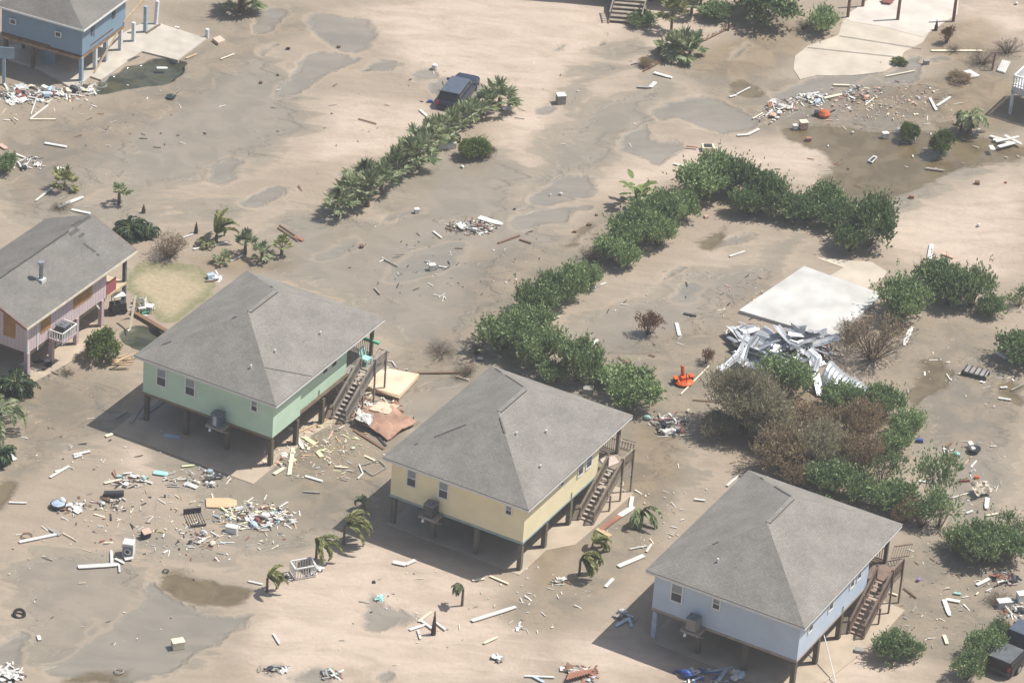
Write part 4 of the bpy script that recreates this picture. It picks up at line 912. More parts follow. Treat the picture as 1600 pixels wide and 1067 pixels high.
palm(101, 296, .5, 12, 1.1, 'palmetto with pale fronds near the left edge', 'fan', name='palmetto', mat=LPY); palm(186, 318, .8, 10, .9, 'small ragged palm with debris caught at its foot', 'fan', name='palmetto', wind=None)
palm(338, 380, .7, 8, 1.5, 'wind bent palm behind the green house', 'feather', wind=.9, mat=LPY, tilt=1.2); palm(322, 385, .2, 6, .7, 'low yellow palm left of the bent palm', 'feather', mat=LPY); palm(383, 398, .9, 14, .9, 'bushy palm above the green roof, tallest of its group', 'fan', name='palmetto'); palm(349, 412, .3, 10, .7, 'small spiky palm left in the group above green roof', 'fan', name='palmetto')
palm(409, 408, .7, 12, .8, 'palm in the middle of the group above green roof', 'fan', name='palmetto'); palm(440, 398, .6, 12, .8, 'palm with white scraps at its foot, rightmost of group', 'fan', name='palmetto', mat=LPY)
palm(1514, 208, 1.3, 13, 1.35, 'tall green palm at right with drooping fronds', 'feather', mat=LPM, rt_=.16); palm(1501, 206, .6, 12, .9, 'dark low palm beside the tall green palm', 'fan', name='palmetto', mat=LCY)
for x, y, h, fr, L, wd, m, lb in ((537, 850, 1.5, 7, 1.9, .1, LPY, 'bent palm with drooping yellow green fronds by the yellow house shadow'), (494, 872, 1.3, 2, 1.7, -.5, LPY, 'broken palm stub with one hanging frond bundle'), (417, 924, 1.1, 6, 1.3, -.1, LPY, 'bent palm left of the white railed box'),
     (722, 945, 1.35, 10, .8, 3.4, LPM, 'small upright palm with fronds blown left'), (905, 898, 1.3, 6, 1.6, -.4, LPY, 'bent palm in front of the yellow house slab corner'), (925, 862, .7, 8, 1.3, .5, LPY, 'low crushed palm behind the bent one near the slab'), (1001, 812, .6, 4, 1.9, -1.3, LPM, 'fallen palm with green frond between yellow and blue houses'), (568, 800, .7, 5, .9, 1.8, LPM, 'small dark palm at the corner of the yellow house shadow')):
    palm(x, y, h*.9, fr, L*.78, lb, 'feather', wind=wd, mat=m, rt_=.07, tilt=.7)
def banana(x, y):
    t = thing('banana_plant', 'big leaved banana plant poking above the hedge', 'plant', G(x, y)); rs = random.Random(3); q = MB()
    for k in range(4): a = k*1.6; q.tube([(0, 0, -.1), (.25*math.cos(a), .25*math.sin(a), 1.3)], [.09, .05], 6)
    part('stems', q, LB, t)
    for k in range(24):
        a = k*2.4; r = .2+.7*rs.random(); z = .35+rs.random()*1.3; c = Vector((r*math.cos(a), r*math.sin(a), z)); u_ = Vector((math.cos(a), math.sin(a), rs.uniform(-.2, 1.3))).normalized(); s = u_.cross(Vector((0, 0, 1))).normalized(); nn = s.cross(u_); L = rs.uniform(.5, .9); W = .24; b = MB()
        for sg in (-1, 1):
            for j in range(5):
                f0, f1 = j/5, (j+1)/5; w0, w1 = W*math.sin(math.pi*(.1+.85*f0)), W*math.sin(math.pi*(.1+.85*f1)); p0, p1 = c+u_*L*f0-nn*.2*f0*f0, c+u_*L*f1-nn*.2*f1*f1
                q4 = [p0, p1, p1+s*sg*w1+nn*.05, p0+s*sg*w0+nn*.05]; b.face(q4 if sg > 0 else q4[::-1])
        part('leaf', b, LB, t)
banana(995, 318)
def spike(x, y, h, label):
    t = MB(); t.tube([(0, 0, -.1), (.02, 0, h*.5), (.03, .02, h)], [.16, .11, .015], 8)
    for k in range(int(h*9)): z = .1+k*.11; r = .16*(1-z/h)+.02; a = k*2.4; t.tube([(0, 0, z), (r*1.6*math.cos(a), r*1.6*math.sin(a), z+.12)], [.03, .008], 4)
    solo('palm_stump', t, BKD, label, 'palm stump', G(x, y))
spike(677, 990, 1.6, 'tall pointed dark palm stump among white boards'); spike(306, 364, .8, 'short dark pointed palm stump behind the green house')
spike(224, 332, .6, 'small dark palm stump right of the ragged palm'); spike(1462, 47, .8, 'dark stump on the pale slab at the top right')

# ---------------------------------------------------------------- slabs, wreckage, vehicles, debris
WSL = pm('white_slab', (.52, .515, .49), .8, .2, .5, .15); CRS = pm('cream_slab', (.50, .44, .36), .85, .16, .5, .1)
poly_slab('concrete_slab', [(1256, 420), (1379, 464), (1306, 529), (1258, 520), (1154, 489)], .22, .3, WSL, 'white washed house slab left bare by the storm')
poly_slab('driveway_apron', [(1273, 402), (1318, 406), (1362, 409), (1386, 424), (1380, 434), (1352, 452), (1296, 431), (1318, 418)], -.005, .1, CRS, 'cream driveway apron joined to the white slab')
poly_slab('pale_slab', [(1242, 88), (1262, 72), (1310, 55), (1318, 28), (1360, 20), (1400, 38), (1452, 50), (1442, 66), (1412, 82), (1404, 98), (1382, 112), (1330, 118), (1275, 118), (1250, 124), (1240, 108)], -.012, .15, CRS, 'broad sand covered slab at the top right')
poly_slab('upper_slab', [(1318, 27), (1345, 8), (1372, -10), (1500, -30), (1496, 22), (1462, 44), (1440, 58), (1380, 42), (1330, 34)], .005, .2, pm('dusty_slab', (.56, .51, .45), .85, .16, .5), 'upper part of the pale slab where brown posts stand')
WD = dict(white=pm('painted_white_board', (.66, .65, .62), .6, .2, 1.5), cream=pm('cream_board', (.70, .64, .48), .7, .12, 2), tan=pm('raw_lumber', (.52, .38, .23), .8, .22, 2),
          brown=pm('brown_board', (.20, .12, .075), .85, .25, 2), grey=pm('grey_board', (.30, .29, .27), .8, .2, 2), dark=pm('dark_scrap', (.045, .045, .05), .6, .3, 2), red=pm('dark_red_scrap', (.26, .08, .07), .7, .25, 2),
          orange=pm('orange_plastic', (.72, .13, .03), .4, .1, 2), blue=pm('blue_plastic', (.05, .10, .35), .45, .15, 2), ltblue=pm('pale_blue_board', (.42, .52, .60), .6, .12, 2), teal=pm('teal_scrap', (.30, .48, .44), .6, .15, 2),
          green=pm('green_scrap', (.10, .42, .24), .6, .15, 2), yellow=pm('pale_yellow_scrap', (.70, .70, .42), .7, .12, 2), pink=pm('pale_pink_brick', (.58, .38, .30), .85, .2, 2), rust=pm('reddish_panel', (.33, .16, .11), .85, .3, 1.2), ply=pm('plywood', (.62, .44, .27), .8, .12, 1.2),
          metal=pm('crumpled_metal', (.50, .52, .54), .42, .16, 1.2, .1, .55), purple=pm('violet_scrap', (.25, .18, .45), .7), aqua=pm('aqua_sheet', (.35, .66, .62), .6, .12))
CM = {}
def unitmesh(kind, v, mat):
    k = (kind, v, mat)
    if k in CM: return CM[k]
    rs = random.Random(v*31+len(kind)); b = MB()
    if kind == 'board':      # 1 long, slightly bent, splintered end
        n = 4; bend = rs.uniform(-.03, .05); P = []
        for i in range(n+1):
            t = i/n-.5; z = bend*(1-4*t*t)*2; w0 = .5*(1 if 0 < i < n else rs.uniform(.55, 1)); P.append([(t+(rs.uniform(-.02, .02) if i in (0, n) else 0), -w0, z), (t, w0, z), (t, w0, z+1), (t, -w0, z+1)])
        for A, B in zip(P, P[1:]):
            for j in range(4): b.face([A[j], B[j], B[(j+1) % 4], A[(j+1) % 4]][::-1])
        b.face(P[0]); b.face(P[-1][::-1])
    elif kind == 'scrap':    # crumpled thin sheet
        n = 4; Z = [[rs.uniform(0, .35) for _ in range(n+1)] for _ in range(n+1)]; J = [[(rs.uniform(-.09, .09), rs.uniform(-.09, .09)) for _ in range(n+1)] for _ in range(n+1)]
        p = lambda i, j, d: (i/n-.5+J[i][j][0], j/n-.5+J[i][j][1], Z[i][j]+d)
        for i in range(n):
            for j in range(n):
                if (i in (0, n-1) and j in (0, n-1)) and rs.random() < .5: continue
                b.face([p(i, j, .03), p(i+1, j, .03), p(i+1, j+1, .03), p(i, j+1, .03)]); b.face([p(i, j, 0), p(i, j+1, 0), p(i+1, j+1, 0), p(i+1, j, 0)])
    elif kind == 'chunk':    # lumpy broken block
        h = [(x*rs.uniform(.7, 1)*.5, y*rs.uniform(.7, 1)*.5, z*rs.uniform(.6, 1)) for x in (-1, 1) for y in (-1, 1) for z in (0, 1)]
        for a in ((0, 1, 3, 2), (4, 6, 7, 5), (0, 4, 5, 1), (2, 3, 7, 6), (0, 2, 6, 4), (1, 5, 7, 3)): b.face([h[i] for i in a])
    elif kind == 'bag':      # soft lump
        n, m = 8, 5; R = [[(.36+.14*rs.random())*math.sin(math.pi*(i+.5)/m) for j in range(n)] for i in range(m)]
        p = lambda i, j: (R[i][j % n]*math.cos(6.283*(j % n)/n), R[i][j % n]*math.sin(6.283*(j % n)/n), .5-.5*math.cos(math.pi*(i+.5)/m))
        for i in range(m-1):
            for j in range(n): b.face([p(i, j), p(i, j+1), p(i+1, j+1), p(i+1, j)])
        b.face([p(m-1, j) for j in range(n)])
    me = b.mesh(kind); me.materials.append(mat); CM[k] = me; return me
KN = dict(board=('loose_board', 'board'), scrap=('crumpled_scrap', 'scrap'), chunk=('rubble_piece', 'rubble'), bag=('torn_bag', 'scrap'))
cnt = 0
def piece(kind, col, p, rz, size, label, group=None, tilt=(0, 0), name=None, cat=None):
    global cnt; cnt += 1
    me = unitmesh(kind, cnt % 5, WD[col] if isinstance(col, str) else col); o = link(bpy.data.objects.new(name or KN[kind][0], me)); o.location = p
    o.rotation_euler = (tilt[0], tilt[1], rz); o.scale = size; return tag(o, label, cat or KN[kind][1], group)
def board(x1, y1, x2, y2, wd, col, label, z=.0, th=.05, z2=None, group=None, name=None, cat=None):
    """board lying between two photo points, wd metres wide"""
    a = G(x1, y1, z); b_ = G(x2, y2, z if z2 is None else z2); d = b_-a; wd *= .72 if wd < 1 else 1; th = min(th, .05+.2*wd)
    return piece('board', col, a.lerp(b_, .5)+Vector((0, 0, .0)), math.atan2(d.y, d.x), (d.length, wd, th), label, group, (0, -math.asin(max(-1, min(1, d.z/d.length)))), name, cat)
CW = dict(white='white', cream='cream', tan='tan', brown='brown', grey='grey', dark='black', red='dark red', orange='orange', blue='blue', ltblue='pale blue', teal='teal', green='green', yellow='pale yellow', pink='pale pink', rust='rust red', ply='tan', metal='silver grey', purple='violet', aqua='aqua')
def pile(x, y, rx, ry, n, cols, where, seed, big=.6, kinds='bssgcs', h=.25, zmax=0.):
    rs = random.Random(seed); litter(x, y, rx*1.25, ry*1.3, int(n*2.6), list(cols)+['grey', 'brown', 'dark', 'white', 'grey'], seed, big*.34, h); n = int(n*.5+2)
    for i in range(n):
        a = rs.uniform(0, 6.28); r = rs.random()**.6; kd = {'b': 'board', 's': 'scrap', 'c': 'chunk', 'g': 'bag'}[rs.choice(kinds)]; col = rs.choice(cols)
        p = G(x+rx*r*math.cos(a), y+ry*r*math.sin(a)); p.z = rs.uniform(-.01, h*(1-r))
        s = big*rs.uniform(.3, 1.35)
        sz = (s*1.9, rs.uniform(.07, .16), rs.uniform(.03, .07)) if kd == 'board' else (s, s*rs.uniform(.5, .9), s*rs.uniform(.3, .6)) if kd != 'chunk' else (s*.6, s*.45, s*.35)
        nm = {'board': 'board', 'scrap': 'crumpled scrap', 'chunk': 'broken piece', 'bag': 'rumpled scrap'}[kd]
        piece(kd, col, p, rs.uniform(0, 6.28), sz, f'{CW[col]} {nm} {where}', 'debris '+where, (rs.uniform(-.2, .2), rs.uniform(-.25, .25)))
LIT = {}
def litter(x, y, rx, ry, n, cols, seed, size=.2, h=.02):
    """uncountable small litter, gathered per colour and merged into one object at the end"""
    rs = random.Random(seed+900)
    for i in range(n):
        a = rs.uniform(0, 6.28); r = rs.random()**.6; p = G(x+rx*r*math.cos(a), y+ry*r*math.sin(a)); p.z = rs.uniform(0, h)*(1-r)+.01
        s = size*rs.uniform(.3, 1.2); el = rs.uniform(1, 5) if rs.random() < .5 else 1; az = rs.uniform(0, 6.28); d = Vector((math.cos(az), math.sin(az), rs.uniform(-.3, .3))); LIT.setdefault(rs.choice(cols), MB()).beam(p-d*s*el/2, p+d*s*el/2, s*rs.uniform(.2, .6), s*.15)
W_ = ['white']*5
pile(52, 148, 46, 13, 46, W_+['ltblue', 'teal', 'grey', 'cream', 'red', 'dark'], 'in the heap before the blue grey house', 1, .8)
pile(122, 145, 26, 12, 22, W_+['grey', 'dark', 'red', 'cream', 'brown'], 'in the heap beside the flooded hole', 2, .7)
pile(18, 155, 20, 8, 12, W_+['ltblue'], 'near the backboard post at far left', 3, .6)
pile(42, 256, 24, 9, 16, W_+['grey', 'dark'], 'beside the green bush at the left edge', 4, .6)
pile(203, 750, 26, 9, 18, W_+['red', 'dark', 'cream', 'teal'], 'in the small heap left below the green house', 5, .55)
pile(310, 748, 44, 13, 26, W_+['dark', 'ltblue', 'cream', 'grey'], 'in the heap at the edge of the green house shadow', 6, .55)
pile(118, 792, 30, 12, 16, W_+['grey', 'brown', 'cream'], 'around the blue tub at lower left', 7, .6)
pile(175, 785, 22, 12, 18, W_+['red', 'dark', 'cream', 'brown'], 'around the black roll at lower left', 8, .5)
pile(395, 806, 52, 19, 60, W_+['cream', 'yellow', 'red', 'dark', 'teal', 'ltblue', 'cream'], 'in the big heap right of the plywood sheet', 9, .6)
pile(440, 808, 26, 9, 18, W_+['brown', 'grey'], 'at the right tip of the big heap', 10, .5)
pile(315, 845, 26, 16, 14, W_+['teal', 'red', 'dark', 'cream'], 'beneath the black bed frame', 11, .45)
pile(500, 688, 62, 26, 52, ['cream', 'pink', 'white', 'cream', 'yellow', 'pink', 'tan'], 'scattered off the corner of the green house', 12, .33, 'bscc', .03)
pile(440, 715, 34, 14, 18, ['pink', 'cream', 'rust', 'white'], 'at the foot of the green house corner pile', 13, .4, 'bsc', .08)
pile(552, 630, 26, 24, 34, ['tan', 'cream', 'white', 'tan', 'brown'], 'in the broken lumber below the green house stairs', 14, .75, 'bbbs', .5)
pile(604, 590, 34, 13, 18, ['tan', 'white', 'cream', 'brown', 'grey', 'dark'], 'on and around the torn off plywood floor', 52, .55, 'bbs', .75)
pile(598, 650, 40, 22, 34, ['tan', 'white', 'grey', 'dark', 'rust', 'cream', 'brown'], 'in the wreckage on the red brown roof panel', 53, .6, 'bbss', .6)
pile(556, 618, 14, 18, 20, ['tan', 'tan', 'cream', 'brown', 'red'], 'in the splintered studs under the green house stairs', 54, .8, 'bbb', .6)
pile(1345, 148, 28, 13, 34, ['pink', 'pink', 'rust', 'grey', 'cream', 'ltblue'], 'in the brick heap below the pale slab', 15, .4, 'bscc', .35)
pile(1310, 160, 60, 22, 32, ['pink', 'cream', 'pink', 'white'], 'strewn left of the brick heap', 16, .28, 'cccs', .02)
pile(1420, 145, 60, 14, 30, ['pink', 'cream', 'pink', 'white'], 'strewn right of the brick heap', 17, .28, 'cccs', .02)
pile(1390, 172, 60, 16, 34, ['pink', 'cream', 'white'], 'strewn above the round shrubs', 18, .28, 'cccs', .02)
pile(1222, 166, 22, 10, 18, W_+['rust', 'grey', 'pink'], 'in the wreckage left of the orange item', 19, .6)
pile(1262, 156, 26, 9, 22, W_+['ltblue', 'grey', 'cream'], 'in the white wreckage at the top right', 20, .7)
pile(1202, 180, 18, 12, 12, W_+['rust', 'pink'], 'at the left tip of the white wreckage', 21, .5)
pile(735, 356, 34, 10, 34, ['white', 'grey', 'dark', 'metal', 'brown', 'cream', 'rust'], 'in the tangled heap in the middle field', 22, .6, 'bbsc', .35)
pile(905, 1052, 26, 10, 14, ['brown', 'rust', 'brown', 'white'], 'in the brown heap at bottom centre', 23, .7, 'bbs', .35)
pile(975, 965, 16, 8, 7, ['grey', 'dark', 'ltblue', 'white'], 'at the tip of the blue house shadow', 24, .5)
pile(1110, 1056, 50, 10, 14, ['ltblue', 'white', 'ltblue', 'blue'], 'at the bottom below the blue house', 25, .7)
pile(1150, 588, 22, 10, 18, ['metal', 'white', 'dark', 'grey'], 'left of the crumpled metal heap', 26, .6)
pile(1046, 664, 25, 15, 36, ['dark', 'dark', 'dark', 'red', 'white', 'grey', 'red'], 'in the dark wreck right of the oleander', 27, .65, 'bssc', .5)
pile(1582, 952, 24, 14, 16, W_+['dark', 'red', 'brown', 'ltblue'], 'behind the black truck at the right edge', 28, .6)
pile(1566, 905, 22, 10, 16, ['red', 'dark', 'dark', 'rust'], 'in the red wreck at the right edge', 29, .6, 'sscb', .5)
pile(10, 1052, 22, 14, 10, W_+['pink', 'dark'], 'at the bottom left corner', 30, .7)
pile(1282, 540, 22, 14, 20, ['red', 'dark', 'brown', 'white', 'red'], 'inside the crumpled metal heap', 31, .7, 'bss', .5)
pile(222, 482, 16, 10, 10, W_+['dark', 'cream', 'green'], 'beneath the pink house porch', 32, .7)
pile(60, 575, 26, 14, 12, ['green', 'red', 'dark', 'white', 'grey'], 'in the shade under the pink house', 33, .6)
litter(1500, 590, 90, 60, 36, ['white', 'white', 'grey', 'cream'], 34, 0.19)
litter(1520, 740, 60, 60, 41, ['white', 'white', 'grey', 'pink'], 35, 0.19)
litter(1000, 800, 70, 70, 57, ['white', 'cream', 'white', 'tan'], 36, 0.15)
litter(840, 930, 90, 60, 41, ['white', 'cream', 'white'], 37, 0.15)
litter(620, 960, 130, 80, 41, ['white', 'cream', 'grey', 'dark'], 38, 0.14)
litter(160, 890, 150, 120, 72, ['white', 'dark', 'cream', 'grey'], 39, 0.14)
litter(300, 820, 160, 50, 78, ['white', 'cream', 'dark', 'white'], 40, 0.19)
litter(150, 690, 120, 50, 41, ['white', 'cream', 'dark', 'white'], 41, 0.15)
litter(690, 420, 140, 60, 46, ['white', 'grey', 'dark', 'white'], 42, 0.17)
litter(560, 190, 200, 120, 57, ['white', 'grey', 'dark', 'brown'], 43, 0.15)
litter(200, 180, 160, 60, 41, ['white', 'dark', 'brown', 'white'], 44, 0.15)
litter(900, 150, 120, 110, 31, ['white', 'dark', 'white'], 45, 0.14)
litter(1250, 280, 120, 60, 26, ['white', 'red', 'dark'], 46, 0.15)
litter(1040, 480, 100, 60, 31, ['white', 'dark', 'cream'], 47, 0.15)
litter(1490, 230, 90, 60, 26, ['white', 'white', 'pink'], 48, 0.19)
litter(540, 700, 70, 50, 62, ['white', 'cream', 'grey', 'yellow'], 49, 0.15)
litter(1480, 930, 80, 60, 36, ['white', 'grey', 'cream'], 50, 0.15)
litter(300, 820, 170, 60, 160, ['white', 'cream', 'grey', 'dark', 'tan', 'red', 'ltblue'], 301, .17)
litter(500, 700, 90, 60, 160, ['white', 'cream', 'pink', 'tan', 'yellow', 'grey'], 302, .15)
litter(1380, 165, 140, 40, 160, ['white', 'cream', 'pink', 'grey', 'brown'], 303, .16)
litter(1100, 760, 120, 90, 60, ['white', 'brown', 'grey'], 304, .13)
litter(60, 160, 90, 40, 90, ['white', 'grey', 'cream', 'brown'], 305, .16)
litter(1500, 900, 110, 120, 120, ['white', 'grey', 'cream', 'brown'], 306, .14)
litter(1230, 555, 90, 50, 130, ['white', 'metal', 'grey', 'dark'], 307, .2, .2)
litter(700, 400, 160, 70, 80, ['white', 'brown', 'dark'], 308, .13)
litter(1180, 470, 60, 45, 120, ['pink', 'brown', 'grey', 'cream', 'dark'], 309, .13); litter(1165, 520, 30, 18, 60, ['pink', 'white', 'red', 'grey'], 310, .16)
